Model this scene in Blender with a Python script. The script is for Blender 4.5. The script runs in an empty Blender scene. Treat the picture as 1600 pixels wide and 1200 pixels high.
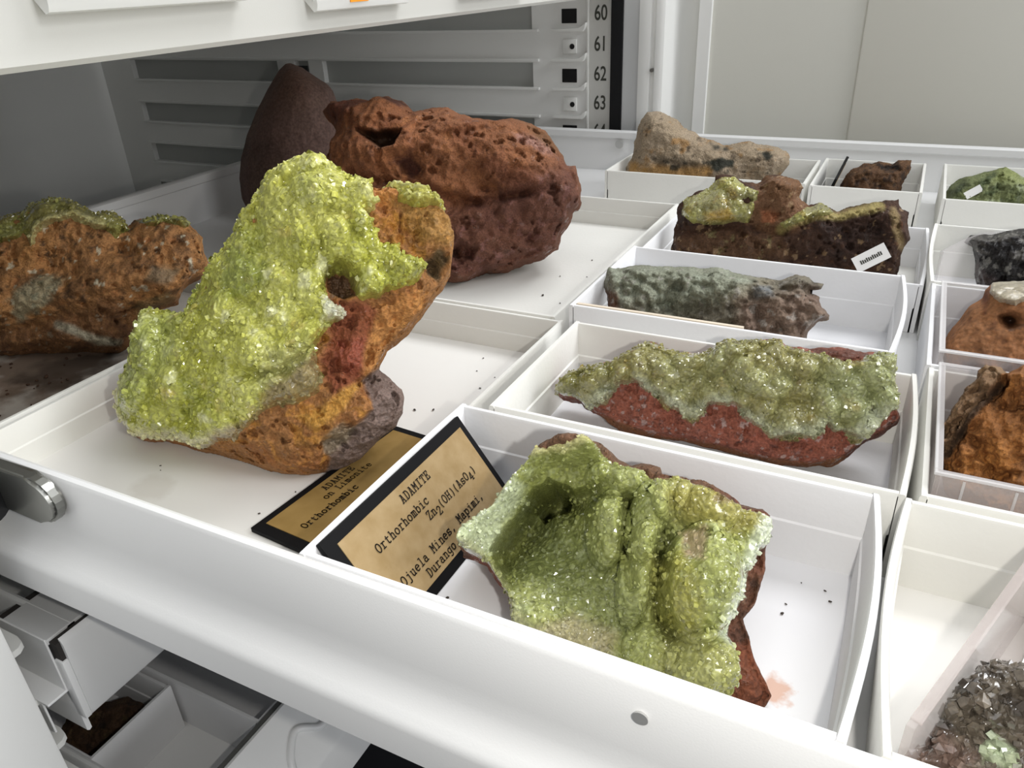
import bpy, bmesh, math, random
import numpy as np
from mathutils import Matrix, Vector

S = bpy.context.scene
COL = S.collection
U = 0.152            # one design unit (the length of the front specimen tray) in metres

# ------------------------------------------------------------------ camera
CF = 1202.9
CR = np.array([[0.8927307, 0.4486541, -0.0417297], [0.1790612, -0.4382242, -0.88085], [-0.4134839, 0.7788897, -0.4715527]])
CC = np.array([0.9370276, -0.8354944, 1.2061227])
cam = bpy.data.cameras.new('camera')
cam.sensor_fit = 'HORIZONTAL'; cam.sensor_width = 36.0
cam.lens = CF/1600*36.0
cam.clip_start = 0.005; cam.clip_end = 60
camo = bpy.data.objects.new('camera', cam); COL.objects.link(camo)
Rb = np.stack([CR[0], -CR[1], -CR[2]], 1)
M4 = np.eye(4); M4[:3, :3] = Rb; M4[:3, 3] = CC*U
camo.matrix_world = Matrix(M4.tolist())
S.camera = camo

# ------------------------------------------------------------------ light, world, exposure
w = bpy.data.worlds.new('room_light'); S.world = w; w.use_nodes = True
bg = w.node_tree.nodes['Background']; bg.inputs[0].default_value = (0.93, 0.96, 1.0, 1); bg.inputs[1].default_value = 0.42

def light(name, typ, loc, power, color, size=0.1, size_y=None, rot=(0, 0, 0)):
    L = bpy.data.lights.new(name, typ); L.energy = power; L.color = color
    if typ == 'AREA':
        L.shape = 'RECTANGLE'; L.size = size; L.size_y = size_y or size
    else:
        L.shadow_soft_size = size
    o = bpy.data.objects.new(name, L); COL.objects.link(o)
    o.location = [c*U for c in loc]; o.rotation_euler = rot
    return o
light('ceiling_panel', 'AREA', (2.2, -0.6, 9.5), 5.0, (0.95, 0.97, 1.0), 1.3, 0.9)
light('far_fill_light', 'AREA', (15, 1.5, 9.5), 45.0, (0.97, 0.98, 1.0), 1.3, 0.9)  # added fill, shines into the cabinet from the front
light('cabinet_fill_light', 'AREA', (24, 1.5, 5.0), 32.0, (0.96, 0.98, 1.0), 1.8, 1.0, (0, math.radians(84), 0))  # invented low fill that reaches the cabinet's back wall, no window there
light('far_side_fill_light', 'AREA', (3.5, 6.0, 9.5), 20.0, (0.97, 0.98, 1.0), 1.0, 0.6)  # extra fill put in to brighten the far trays and door
light('phone_flash', 'POINT', (1.12, -0.74, 1.15), 1.32, (1.0, 0.965, 0.90), 0.0035)
S.view_settings.view_transform = 'Standard'; S.view_settings.look = 'None'
S.view_settings.gamma = 1.0; S.view_settings.exposure = 0.0
S.view_settings.use_curve_mapping = False

# ------------------------------------------------------------------ numeric helpers
def lin(h):
    h = h.lstrip('#'); c = np.array([int(h[i:i+2], 16)/255 for i in (0, 2, 4)])
    return np.where(c <= .04045, c/12.92, ((c+.055)/1.055)**2.4)
def _h(ix, iy, iz, seed):
    with np.errstate(over='ignore'):
        n = (ix.astype(np.int64)*374761393 + iy.astype(np.int64)*668265263 + iz.astype(np.int64)*1442695041 + seed*974634777)
        n = (n & 0xffffffff).astype(np.uint32)
        n ^= n >> np.uint32(15); n *= np.uint32(2246822519); n ^= n >> np.uint32(13); n *= np.uint32(3266489917); n ^= n >> np.uint32(16)
    return n.astype(np.float64)/4294967295.0
def vnoise(p, seed):
    i = np.floor(p).astype(np.int64); f = p-i; f = f*f*f*(f*(f*6-15)+10)
    r = 0
    for dx in (0, 1):
        wx = f[:, 0] if dx else 1-f[:, 0]
        for dy in (0, 1):
            wy = f[:, 1] if dy else 1-f[:, 1]
            for dz in (0, 1):
                wz = f[:, 2] if dz else 1-f[:, 2]
                r = r+wx*wy*wz*_h(i[:, 0]+dx, i[:, 1]+dy, i[:, 2]+dz, seed)
    return r
def fbm(p, scale, seed, octv=4):
    q = np.asarray(p, float)/scale; a = 1.0; r = 0; t = 0
    for k in range(octv):
        r = r+a*(vnoise(q+17.3*k, seed+k)-.5); t += a; a *= .55; q = q*2.03
    return r/t*2          # about -1..1
def ridged(p, scale, seed, octv=4):
    q = np.asarray(p, float)/scale; a = 1.0; r = 0; t = 0
    for k in range(octv):
        r = r+a*(1-np.abs(2*vnoise(q+9.1*k, seed+k)-1)); t += a; a *= .55; q = q*2.1
    return r/t
def cells(p, scale, seed, mode):
    """mode 'facet': random faceted crystals; 'lump': round botryoids. Returns height (0..1 of a cell) and a random id."""
    q = np.asarray(p, float)/scale; i = np.floor(q).astype(np.int64)
    best = np.full(len(q), -9.0); rid = np.zeros(len(q))
    for dx in (-1, 0, 1):
        for dy in (-1, 0, 1):
            for dz in (-1, 0, 1):
                cx, cy, cz = i[:, 0]+dx, i[:, 1]+dy, i[:, 2]+dz
                r = [_h(cx, cy, cz, seed+k) for k in range(5)]
                d = q-np.stack([cx+r[0], cy+r[1], cz+r[2]], 1)
                if mode == 'lump':
                    h = .75+.35*r[3]-(d*d).sum(1)*1.0
                else:
                    a1, a2 = r[3]*6.2832, r[4]*2-1
                    s = np.sqrt(1-a2*a2)
                    v1 = np.stack([s*np.cos(a1), s*np.sin(a1), a2], 1)
                    u = np.stack([-np.sin(a1), np.cos(a1), 0*a1], 1)
                    v2 = np.cross(v1, u)
                    m = np.maximum(np.maximum(np.abs((d*v1).sum(1))*.75, np.abs((d*u).sum(1))), np.abs((d*v2).sum(1)))
                    h = .55+.75*r[2]*r[0]-m*1.25
                k = h > best
                best = np.where(k, h, best); rid = np.where(k, r[4], rid)
    return best, rid
def sdf(P, poly):
    """signed distance to a closed outline, positive inside"""
    V = np.asarray(poly, float); n = len(V)
    d = np.full(len(P), 1e18); ins = np.zeros(len(P), bool)
    for k in range(n):
        a, b = V[k], V[(k+1) % n]; e = b-a; q = P-a
        t = np.clip((q@e)/(e@e+1e-12), 0, 1); r = q-t[:, None]*e
        d = np.minimum(d, (r*r).sum(1))
        c = (a[1] > P[:, 1]) != (b[1] > P[:, 1])
        with np.errstate(divide='ignore', invalid='ignore'):
            xi = (b[0]-a[0])*(P[:, 1]-a[1])/(b[1]-a[1]+1e-30)+a[0]
        ins ^= c & (P[:, 0] < xi)
    d = np.sqrt(d)
    return np.where(ins, d, -d)
def pdist(P, line):
    V = np.asarray(line, float); d = np.full(len(P), 1e18)
    for a, b in zip(V[:-1], V[1:]):
        e = b-a; q = P-a; t = np.clip((q@e)/(e@e+1e-12), 0, 1); r = q-t[:, None]*e
        d = np.minimum(d, (r*r).sum(1))
    return np.sqrt(d)
def sstep(a, b, x):
    t = np.clip((x-a)/(b-a), 0, 1); return t*t*(3-2*t)

# ------------------------------------------------------------------ materials
MATS = {}
def nodes(name):
    m = bpy.data.materials.new(name); m.use_nodes = True
    nt = m.node_tree; return m, nt, nt.nodes['Principled BSDF']
def simple(name, hexc, rough=.5, metal=0.0, spec=.5, bump=0.0, bscale=200, mott=0.0, mscale=6, hex2=None, coat=0.0):
    if name in MATS: return MATS[name]
    m, nt, b = nodes(name)
    c = lin(hexc); b.inputs['Base Color'].default_value = (*c, 1)
    b.inputs['Roughness'].default_value = rough; b.inputs['Metallic'].default_value = metal
    b.inputs['Specular IOR Level'].default_value = spec
    b.inputs['Coat Weight'].default_value = coat
    tc = nt.nodes.new('ShaderNodeTexCoord')
    if mott:
        n = nt.nodes.new('ShaderNodeTexNoise'); n.inputs['Scale'].default_value = mscale; n.inputs['Detail'].default_value = 6
        nt.links.new(tc.outputs['Object'], n.inputs['Vector'])
        r = nt.nodes.new('ShaderNodeValToRGB'); r.color_ramp.elements[0].position = .3; r.color_ramp.elements[1].position = .7
        c2 = lin(hex2) if hex2 else c*(1-mott)
        r.color_ramp.elements[0].color = (*c2, 1); r.color_ramp.elements[1].color = (*c, 1)
        nt.links.new(n.outputs['Fac'], r.inputs['Fac']); nt.links.new(r.outputs['Color'], b.inputs['Base Color'])
    if bump:
        n = nt.nodes.new('ShaderNodeTexNoise'); n.inputs['Scale'].default_value = bscale; n.inputs['Detail'].default_value = 4
        nt.links.new(tc.outputs['Object'], n.inputs['Vector'])
        bp = nt.nodes.new('ShaderNodeBump'); bp.inputs['Strength'].default_value = bump; bp.inputs['Distance'].default_value = .001
        nt.links.new(n.outputs['Fac'], bp.inputs['Height']); nt.links.new(bp.outputs['Normal'], b.inputs['Normal'])
    MATS[name] = m; return m
def stone(name, rough=.8, spec=.4, bump=.9, bscale=900, coat=0.0, sss=0.0, srad=(1, .97, .6), sscale=.002):
    """rock material: colour and gloss come from the mesh's own mineral patches and painted highlights"""
    if name in MATS: return MATS[name]
    m, nt, b = nodes(name)
    a = nt.nodes.new('ShaderNodeAttribute'); a.attribute_name = 'Col'
    g = nt.nodes.new('ShaderNodeAttribute'); g.attribute_name = 'Rg'
    tc = nt.nodes.new('ShaderNodeTexCoord')
    n = nt.nodes.new('ShaderNodeTexNoise'); n.inputs['Scale'].default_value = bscale; n.inputs['Detail'].default_value = 5
    nt.links.new(tc.outputs['Object'], n.inputs['Vector'])
    hsv = nt.nodes.new('ShaderNodeHueSaturation')
    mp = nt.nodes.new('ShaderNodeMapRange'); mp.inputs[1].default_value = .3; mp.inputs[2].default_value = .7
    mp.inputs[3].default_value = .68; mp.inputs[4].default_value = 1.30
    nt.links.new(n.outputs['Fac'], mp.inputs[0]); nt.links.new(mp.outputs[0], hsv.inputs['Value'])
    nt.links.new(a.outputs['Color'], hsv.inputs['Color']); nt.links.new(hsv.outputs['Color'], b.inputs['Base Color'])
    nt.links.new(g.outputs['Fac'], b.inputs['Roughness'])
    b.inputs['Specular IOR Level'].default_value = spec; b.inputs['Coat Weight'].default_value = coat
    b.inputs['Coat Roughness'].default_value = .08
    if sss:
        b.inputs['Subsurface Weight'].default_value = sss; b.inputs['Subsurface Radius'].default_value = srad; b.inputs['Subsurface Scale'].default_value = sscale
    if bump:
        bp = nt.nodes.new('ShaderNodeBump'); bp.inputs['Strength'].default_value = bump; bp.inputs['Distance'].default_value = .0011
        nt.links.new(n.outputs['Fac'], bp.inputs['Height']); nt.links.new(bp.outputs['Normal'], b.inputs['Normal'])
    MATS[name] = m; return m
def clear_plastic(name, haze=.22, tint='e8e2e0'):
    if name in MATS: return MATS[name]
    m, nt, b = nodes(name)
    b.inputs['Base Color'].default_value = (*lin(tint), 1); b.inputs['Roughness'].default_value = .12
    b.inputs['Specular IOR Level'].default_value = .6
    t = nt.nodes.new('ShaderNodeBsdfTransparent'); t.inputs[0].default_value = (.93, .93, .93, 1)
    lw = nt.nodes.new('ShaderNodeLayerWeight'); lw.inputs[0].default_value = .25
    mp = nt.nodes.new('ShaderNodeMapRange'); mp.inputs[3].default_value = haze; mp.inputs[4].default_value = min(1, haze+.5)
    nt.links.new(lw.outputs['Facing'], mp.inputs[0])
    mx = nt.nodes.new('ShaderNodeMixShader'); nt.links.new(mp.outputs[0], mx.inputs[0])
    nt.links.new(t.outputs[0], mx.inputs[1]); nt.links.new(b.outputs[0], mx.inputs[2])
    nt.links.new(mx.outputs[0], nt.nodes['Material Output'].inputs['Surface'])
    MATS[name] = m; return m
def spotted(name, base, blobs, rough=.7):
    """card with stains: blobs = (x, y, radius, colour, noise scale, strength) in design units"""
    m, nt, b = nodes(name); b.inputs['Roughness'].default_value = rough
    ge = nt.nodes.new('ShaderNodeNewGeometry'); col = None
    rgb = nt.nodes.new('ShaderNodeRGB'); rgb.outputs[0].default_value = (*lin(base), 1); col = rgb.outputs[0]
    for x, y, r, hexc, ns, st in blobs:
        vd = nt.nodes.new('ShaderNodeVectorMath'); vd.operation = 'DISTANCE'
        nt.links.new(ge.outputs['Position'], vd.inputs[0]); vd.inputs[1].default_value = (x*U, y*U, .012*U)
        mr = nt.nodes.new('ShaderNodeMapRange'); mr.inputs[1].default_value = 0; mr.inputs[2].default_value = r*U; mr.inputs[3].default_value = 1; mr.inputs[4].default_value = 0
        nt.links.new(vd.outputs['Value'], mr.inputs[0])
        n = nt.nodes.new('ShaderNodeTexNoise'); n.inputs['Scale'].default_value = ns; n.inputs['Detail'].default_value = 6
        nt.links.new(ge.outputs['Position'], n.inputs['Vector'])
        ad = nt.nodes.new('ShaderNodeMath'); ad.operation = 'ADD'; nt.links.new(mr.outputs[0], ad.inputs[0]); nt.links.new(n.outputs['Fac'], ad.inputs[1])
        m2 = nt.nodes.new('ShaderNodeMapRange'); m2.inputs[1].default_value = .85; m2.inputs[2].default_value = 1.15; m2.inputs[4].default_value = st
        nt.links.new(ad.outputs[0], m2.inputs[0])
        mu = nt.nodes.new('ShaderNodeMath'); mu.operation = 'MULTIPLY'; nt.links.new(m2.outputs[0], mu.inputs[0])
        m3 = nt.nodes.new('ShaderNodeMapRange'); m3.inputs[1].default_value = 0; m3.inputs[2].default_value = .25; nt.links.new(mr.outputs[0], m3.inputs[0])
        nt.links.new(m3.outputs[0], mu.inputs[1])
        mx = nt.nodes.new('ShaderNodeMixRGB'); nt.links.new(mu.outputs[0], mx.inputs[0]); nt.links.new(col, mx.inputs[1])
        mx.inputs[2].default_value = (*lin(hexc), 1); col = mx.outputs[0]
    nt.links.new(col, b.inputs['Base Color'])
    MATS[name] = m; return m

STEEL = simple('white_painted_steel', 'e2e2e1', .32, spec=.5, bump=.05, bscale=1500)
STEELC = simple('white_cabinet_enamel', 'e9e9e6', .38, bump=.04, bscale=1500)
CARD = simple('white_cardboard', 'e3e3e4', .75, spec=.25, bump=.10, bscale=500, mott=.03, mscale=25)
CARDIN = simple('white_paper_lining', 'dcdcde', .8, spec=.2, bump=.12, bscale=600, mott=.04, mscale=18)
CREAM = simple('aged_white_cardboard', 'e0dfd9', .75, spec=.25, bump=.10, bscale=500, mott=.04, mscale=22)
CHROME = simple('chrome', 'c9c9c6', .16, metal=1.0)
BLACK = simple('black_plastic', '0b0b0c', .4)
BLACKCARD = simple('black_card', '08080a', .7, spec=.2)
SATIN = simple('satin_steel', 'c6c6c4', .34, metal=.6)
DARK = simple('dark_gasket', '16161a', .7)
KRAFT = simple('kraft_paper', 'a08a66', .8, spec=.2, mott=.2, mscale=160, hex2='917a54', bump=.1, bscale=900)
KRAFT2 = simple('old_kraft_paper', '967a48', .8, spec=.2, mott=.15, mscale=90, hex2='856a3a')
INK = simple('black_ink', '15110e', .7, spec=.2)
GREYINK = simple('grey_ink', '45453f', .7, spec=.2)
PLASTW = simple('white_plastic', 'e6e6e2', .3)

# ------------------------------------------------------------------ object helpers
def link(name, me, parent=None, mat=None):
    o = bpy.data.objects.new(name, me); COL.objects.link(o)
    if parent is not None: o.parent = parent
    if mat is not None and me is not None: me.materials.append(mat)
    return o
def thing(name, label, cat, loc=(0, 0, 0), rz=0, group=None):
    o = bpy.data.objects.new(name, None); COL.objects.link(o); o.empty_display_size = .02
    o.location = [c*U for c in loc]; o.rotation_euler = (0, 0, rz)
    o['label'] = label; o['category'] = cat
    if group: o['group'] = group
    return o
class MB:
    """collects shapes in design units, world space unless the parent is moved"""
    def __init__(s): s.bm = bmesh.new()
    def box(s, a, b, bevel=0.0):
        r = bmesh.ops.create_cube(s.bm, size=1.0); v = r['verts']
        for q in v:
            for k in range(3): q.co[k] = ((a[k]+b[k])/2+q.co[k]*(b[k]-a[k]))
        if bevel:
            e = list({x for q in v for x in q.link_edges})
            bmesh.ops.bevel(s.bm, geom=e, offset=bevel, segments=2, affect='EDGES', profile=.5)
        return s
    def prism(s, prof, axis, a, b):
        """extrude a closed 2D profile along an axis (x: profile is y,z; y: x,z; z: x,y)"""
        def P(p, t): return {'x': (t, p[0], p[1]), 'y': (p[0], t, p[1]), 'z': (p[0], p[1], t)}[axis]
        v0 = [s.bm.verts.new(P(p, a)) for p in prof]; v1 = [s.bm.verts.new(P(p, b)) for p in prof]
        n = len(prof)
        for k in range(n): s.bm.faces.new((v0[k], v0[(k+1) % n], v1[(k+1) % n], v1[k]))
        s.bm.faces.new(v0[::-1]); s.bm.faces.new(v1); return s
    def cyl(s, c, axis, r, h, n=24, r2=None):
        m = {'x': Matrix.Rotation(math.pi/2, 4, 'Y'), 'y': Matrix.Rotation(-math.pi/2, 4, 'X'), 'z': Matrix.Identity(4)}[axis]
        bmesh.ops.create_cone(s.bm, cap_ends=True, segments=n, radius1=r, radius2=r if r2 is None else r2, depth=h, matrix=Matrix.Translation(c) @ m)
        return s
    def build(s, name, mat, parent=None, smooth=False, off=(0, 0, 0)):
        bmesh.ops.recalc_face_normals(s.bm, faces=s.bm.faces)
        for v in s.bm.verts: v.co = (v.co-Vector(off))*U
        me = bpy.data.meshes.new(name); s.bm.to_mesh(me); s.bm.free()
        if smooth:
            for p in me.polygons: p.use_smooth = True
            me.set_sharp_from_angle(angle=math.radians(35))
        o = link(name, me, parent, mat)
        return o
def np_mesh(name, V, F, mat, parent, col=None, rg=None, smooth=False, loc=(0, 0, 0)):
    me = bpy.data.meshes.new(name)
    me.vertices.add(len(V)); me.vertices.foreach_set('co', ((V-np.asarray(loc))*U).astype(np.float32).ravel())
    F = np.asarray(F, np.int32); k = F.shape[1]
    me.loops.add(F.size); me.loops.foreach_set('vertex_index', F.ravel())
    me.polygons.add(len(F)); me.polygons.foreach_set('loop_start', np.arange(0, F.size, k, dtype=np.int32))
    me.update(calc_edges=True)
    me.polygons.foreach_set('use_smooth', np.full(len(F), bool(smooth)))
    if col is not None:
        a = me.attributes.new('Col', 'FLOAT_COLOR', 'POINT')
        a.data.foreach_set('color', np.concatenate([col, np.ones((len(col), 1))], 1).astype(np.float32).ravel())
    if rg is not None:
        a = me.attributes.new('Rg', 'FLOAT', 'POINT'); a.data.foreach_set('value', rg.astype(np.float32))
    me.validate()
    return link(name, me, parent, mat)
def struct(o):
    o['kind'] = 'structure'; return o

# ------------------------------------------------------------------ room floor and back wall
struct(MB().box((-9, -7, -3.4), (9, 9, -3.3)).build('floor', simple('dark_floor', '26262a', .5, mott=.3, mscale=8)))
struct(MB().box((-9, 8.6, -3.3), (9, 8.8, 14)).build('wall_back', simple('pale_wall', 'd9d8d2', .7, bump=.1, bscale=90)))

# ------------------------------------------------------------------ cabinet
YW = 4.28
cab = thing('specimen_cabinet', 'white steel specimen cabinet with numbered drawer runners, behind and around the drawers', 'cabinet', (-3.4, 2.0, -3.3))
CO = (-3.4, 2.0, -3.3)
def cpart(mb, name, mat, smooth=False, parent=None):
    o = mb.build(name, mat, parent or cab, smooth, off=CO); return o
cpart(MB().box((-6.02, -.6, -3.3), (-5.9, 4.7, 3.6)), 'back_wall', STEELC)
cpart(MB().box((-5.9, YW+.06, -3.3), (-.86, YW+.18, 3.6)), 'side_wall', STEELC)
cpart(MB().box((-5.9, -.62, -3.3), (-.9, -.5, 3.6)), 'side_wall', STEELC)
cpart(MB().box((-6.02, -.62, 3.6), (-.8, 4.7, 3.72)), 'top_panel', STEELC)
cpart(MB().box((-.93, -.62, -3.3), (-.86, -.185, 3.6), .012), 'front_jamb', STEELC, True)
# runner panel on the far side: raised plate pierced by long recesses, one row every second slot
pitch = .1815; z62 = .575
def rz(n): return z62+(62-n)*pitch
def plate():
    m = MB(); y0, y1 = YW, YW+.06
    rows = [n for n in range(48, 80, 2)]
    xs = [(-5.9, -5.55), (-3.75, -3.62), (-3.32, -1.5)]
    # bands between the recess rows run the full depth
    for n in rows:
        m.box((-5.9, y0, rz(n)-pitch*2+.08), (-1.1, y1, rz(n)-.08))
        for a, b in ((-5.9, -5.5), (-3.78, -3.60), (-3.46, -3.32), (-1.5, -1.1)):
            m.box((a, y0, rz(n)-.08), (b, y1, rz(n)+.08))
    return m
cpart(plate(), 'runner_panel', STEELC)
cpart(MB().box((-5.9, YW+.05, -2.6), (-1.1, YW+.062, 3.4)), 'recess_backing', simple('recess_grey', 'b4b6b3', .6))  # backing coloured a darker grey than the pierced plate
for n in range(57, 69):
    z = rz(n)
    if n % 2 == 0:
        cpart(MB().box((-3.60, YW-.004, z-.04), (-3.47, YW+.004, z+.045), .003), 'square_slot', BLACK)
        cpart(MB().box((-1.283, YW-.004, z-.043), (-1.176, YW+.004, z+.043), .003), 'square_slot', BLACK)
    else:
        cpart(MB().box((-1.275, YW-.012, z-.045), (-1.175, YW+.004, z+.045), .006), 'square_boss', PLASTW, True)
        cpart(MB().cyl((-1.205, YW-.013, z), 'y', .017, .006, 16), 'boss_hole', BLACK)
    # curved ledge under each slot
    zz = z-.088
    prof = [(-1.34, zz), (-1.12, zz), (-1.105, zz+.02), (-1.10, zz+.05), (-1.125, zz+.03), (-1.15, zz+.018), (-1.34, zz+.012)]
    cpart(MB().prism(prof, 'y', YW-.045, YW+.002), 'runner_ledge', PLASTW, True)
    cpart(MB().box((-5.5, YW-.02, zz-.006), (-1.45, YW+.002, zz+.012), .003), 'runner_rib', STEELC)
cpart(MB().box((-1.105, YW-.012, -2.6), (-1.088, YW+.03, 3.4), .004), 'strip_edge', PLASTW)
strip = cpart(MB().box((-1.088, YW-.006, -2.6), (-.932, YW+.03, 3.4), .003), 'number_strip', simple('strip_paint', 'cfcec9', .55, mott=.06, mscale=40))
cpart(MB().box((-.93, YW-.03, -2.6), (-.853, YW+.05, 3.4)), 'door_gasket', simple('gasket_black', '050507', .9))
def text_mesh(txt, size):
    cu = bpy.data.curves.new('t', 'FONT'); cu.body = txt; cu.size = size; cu.align_x = 'CENTER'; cu.align_y = 'CENTER'; cu.extrude = .00008; cu.offset = .00022
    o = bpy.data.objects.new('t', cu); COL.objects.link(o)
    bpy.context.view_layer.update()
    me = bpy.data.meshes.new_from_object(o.evaluated_get(bpy.context.evaluated_depsgraph_get()))
    bpy.data.objects.remove(o); bpy.data.curves.remove(cu); return me
for n in range(58, 68):
    me = text_mesh(str(n), .112*U)
    o = link('slot_number', me, strip, GREYINK)
    o.matrix_local = Matrix.Translation(((-1.008-CO[0])*U, (YW-.007-CO[1])*U, (rz(n)+.012-CO[2])*U)) @ Matrix.Rotation(math.pi/2, 4, 'X') @ Matrix.Scale(.80, 4, (1, 0, 0)) @ Matrix.Scale(1.12, 4, (0, 1, 0))
# far jamb, hinge profile and open door
cpart(MB().box((-.853, YW-.02, -2.9), (-.74, YW+.3, 3.5), .006), 'front_jamb', simple('jamb_enamel', 'c7c8c8', .45))
jp = [(-.74, 4.24), (-.70, 4.23), (-.665, 4.235), (-.655, 4.25), (-.64, 4.25), (-.63, 4.23), (-.60, 4.225), (-.575, 4.235), (-.57, 4.28), (-.56, 4.40), (-.52, 4.47), (-.46, 4.50), (-.41, 4.52), (-.41, 4.62), (-.74, 4.62)]
cpart(MB().prism(jp, 'z', -2.9, 3.5), 'hinge_channel', STEELC, True)
door = cpart(MB().box((-.41, 4.42, -2.9), (.55, 4.56, 3.5), .01), 'door', simple('door_enamel', 'd6d5cc', .45, bump=.05, bscale=900))
cpart(MB().box((-.41, 4.395, -2.9), (-.33, 4.425, 3.5), .004), 'door_edge_trim', STEELC, parent=None)
cpart(MB().cyl((-.645, 4.235, .62), 'y', .012, .02, 10), 'hinge_rivet', simple('dull_steel', '8b8b88', .4, metal=.8))
nb = thing('neighbour_cabinet', 'plain cream steel side of the next cabinet, right of the open door', 'cabinet', (1.9, 5.0, -3.3))
MB().box((.548, 4.40, -3.3), (3.4, 5.6, 3.6), .012).build('side_panel', simple('cream_enamel', 'd6d4ca', .5, bump=.04, bscale=900), nb, True, off=(1.9, 5.0, -3.3))
MB().box((.548, 4.42, 3.6), (3.4, 5.6, 3.7), .01).build('top_panel', STEELC, nb, off=(1.9, 5.0, -3.3))

# ------------------------------------------------------------------ main drawer
dr = thing('open_drawer', 'white steel drawer pulled out, holding all the specimen trays', 'drawer', (0, 2, 0)); DO = (0, 2, 0)
X0, X1 = -2.75, 2.5
def dpart(mb, name, mat=STEEL, smooth=False, parent=None): return mb.build(name, mat, parent or dr, smooth, off=DO)
dpart(MB().box((X0, -.06, -.025), (X1, 4.2, 0)), 'bottom_pan')
near = [(-.020, 0), (-.020, .243), (-.024, .252), (-.032, .256), (-.042, .253), (-.047, .245), (-.049, .10), (-.052, .06), (-.062, .03), (-.080, .012), (-.094, .002),
        (-.100, -.008), (-.102, -.02), (-.102, -.098), (-.096, -.104), (-.088, -.10), (-.088, -.025)]
nr = dpart(MB().prism(near, 'x', X0, X1), 'side_rail', STEEL, True)
far = [(4.14, 0), (4.14, .205), (4.125, .215), (4.125, .250), (4.135, .257), (4.175, .257), (4.18, .25), (4.18, .05), (4.21, .0), (4.22, -.1), (4.2, -.1), (4.19, -.025)]
fr = dpart(MB().prism(far, 'x', X0, X1), 'side_rail', STEEL, True)
bk = [(-2.70, 0), (-2.70, .205), (-2.69, .212), (-2.69, .250), (-2.70, .256), (-2.74, .256), (-2.75, .25), (-2.75, 0)]
dpart(MB().prism(bk, 'y', -.02, 4.14), 'back_panel', STEEL, True)
dpart(MB().box((X1, -.15, -.12), (X1+.1, 4.25, .27), .02), 'front_panel', STEEL, True)
for x in (.716, -1.9):
    dpart(MB().cyl((x, -.0505, .189), 'y', .013, .006, 20, .011), 'rivet', SATIN, True)
for x in (-.81, 1.6):
    dpart(MB().cyl((x, 4.128, .178), 'y', .028, .024, 20, .022), 'rivet', SATIN, True)
# chrome drawer catch on the near rail
br = []
for k in range(13):
    t = -math.pi/2+math.pi*k/12; br.append((-.70+.075*math.cos(t), .200+.062*math.sin(t)))
prof = [(-.94, .138)]+br+[(-.94, .262)]
def catch():
    m = MB(); m.prism(prof, 'y', -.085, -.05)
    bmesh.ops.bevel(m.bm, geom=[e for e in m.bm.edges], offset=.008, segments=2, affect='EDGES'); return m
ct = dpart(catch(), 'catch_plate', simple('dull_chrome', '93938e', .3, metal=.9), True)
dpart(MB().cyl((-.845, -.12, .175), 'x', .052, .05, 24).cyl((-.875, -.12, .175), 'x', .04, .03, 24), 'catch_knob', BLACK, True)
dpart(MB().cyl((-.93, -.125, .172), 'x', .043, .09, 24), 'catch_pin', CHROME, True)

# ------------------------------------------------------------------ upper drawer (shut)
ud = thing('closed_drawer', 'shut white drawer above, its front with label holders', 'drawer', (-.9, 2, 1.05)); UO = (-.9, 2, 1.05)
fp = [(-.90, 1.09), (-.896, 1.065), (-.905, 1.052), (-.93, 1.05), (-.96, 1.06), (-.96, 1.74), (-.90, 1.74)]
MB().prism(fp, 'y', -.12, 4.22).build('front_panel', simple('drawer_front_enamel', 'c6c5bf', .35, bump=.04, bscale=1200), ud, True, off=UO)
MB().box((-5.6, -.05, 1.09), (-.96, 4.16, 1.115)).build('bottom_pan', STEELC, ud, off=UO)
for ya, yb in ((.41, 1.04), (1.33, 1.86), (2.3, 2.9)):
    zb = 1.165 if ya < 1 else 1.118
    hp = [(-.90, zb+.035), (-.868, zb), (-.855, zb+.004), (-.850, zb+.02), (-.85, zb+.26), (-.862, zb+.262), (-.866, zb+.03), (-.895, zb+.05)]
    h = MB().prism(hp, 'y', ya, yb).build('label_holder', clear_plastic('label_holder_plastic', .6, 'f2f2ee'), ud, True, off=UO)
    MB().box((-.893, ya+.03, zb+.045), (-.885, yb-.03, zb+.26)).build('label_insert', CARD, h, off=(0, 0, 0)).location = [-c*U for c in UO]
    if 1.2 < ya < 2:
        o = MB().box((-.852, 1.50, zb+.021), (-.846, 1.60, zb+.14)).build('orange_sticker', simple('orange_paper', 'f59a1c', .6), h)
        o.location = [-c*U for c in UO]

# ------------------------------------------------------------------ lower drawers
ld = thing('lower_closed_drawer', 'shut white drawer under the open one, its plain front and dark gasket strip in shade', 'drawer', (-.9, 2, -.57)); LO = (-.9, 2, -.57)
dz = -.547
MB().prism([(y, z+dz) for y, z in near], 'x', -5.6, -.872).build('side_rail', STEEL, ld, True, off=LO)
MB().box((-5.6, -.06, -.572), (-.872, 4.2, -.547)).build('bottom_pan', STEELC, ld, off=LO)
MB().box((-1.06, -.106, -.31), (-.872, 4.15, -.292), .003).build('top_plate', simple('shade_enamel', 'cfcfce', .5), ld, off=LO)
MB().box((-1.30, -.110, -.478), (-.872, -.104, -.288), .002).box((-1.30, -.165, -.482), (-.872, -.104, -.474), .002).box((-1.30, -.165, -.60), (-.90, -.159, -.482), .002).build('side_plate', STEEL, ld, off=LO)
MB().box((-1.09, -.102, -.33), (-1.06, 4.15, -.300)).build('gasket', simple('brown_gasket', '2c2825', .8), ld, off=LO)
MB().box((-.874, -.100, -.575), (-.845, 4.2, -.300)).build('gasket', simple('brown_gasket', '2c2825', .8), ld, off=LO)
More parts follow.
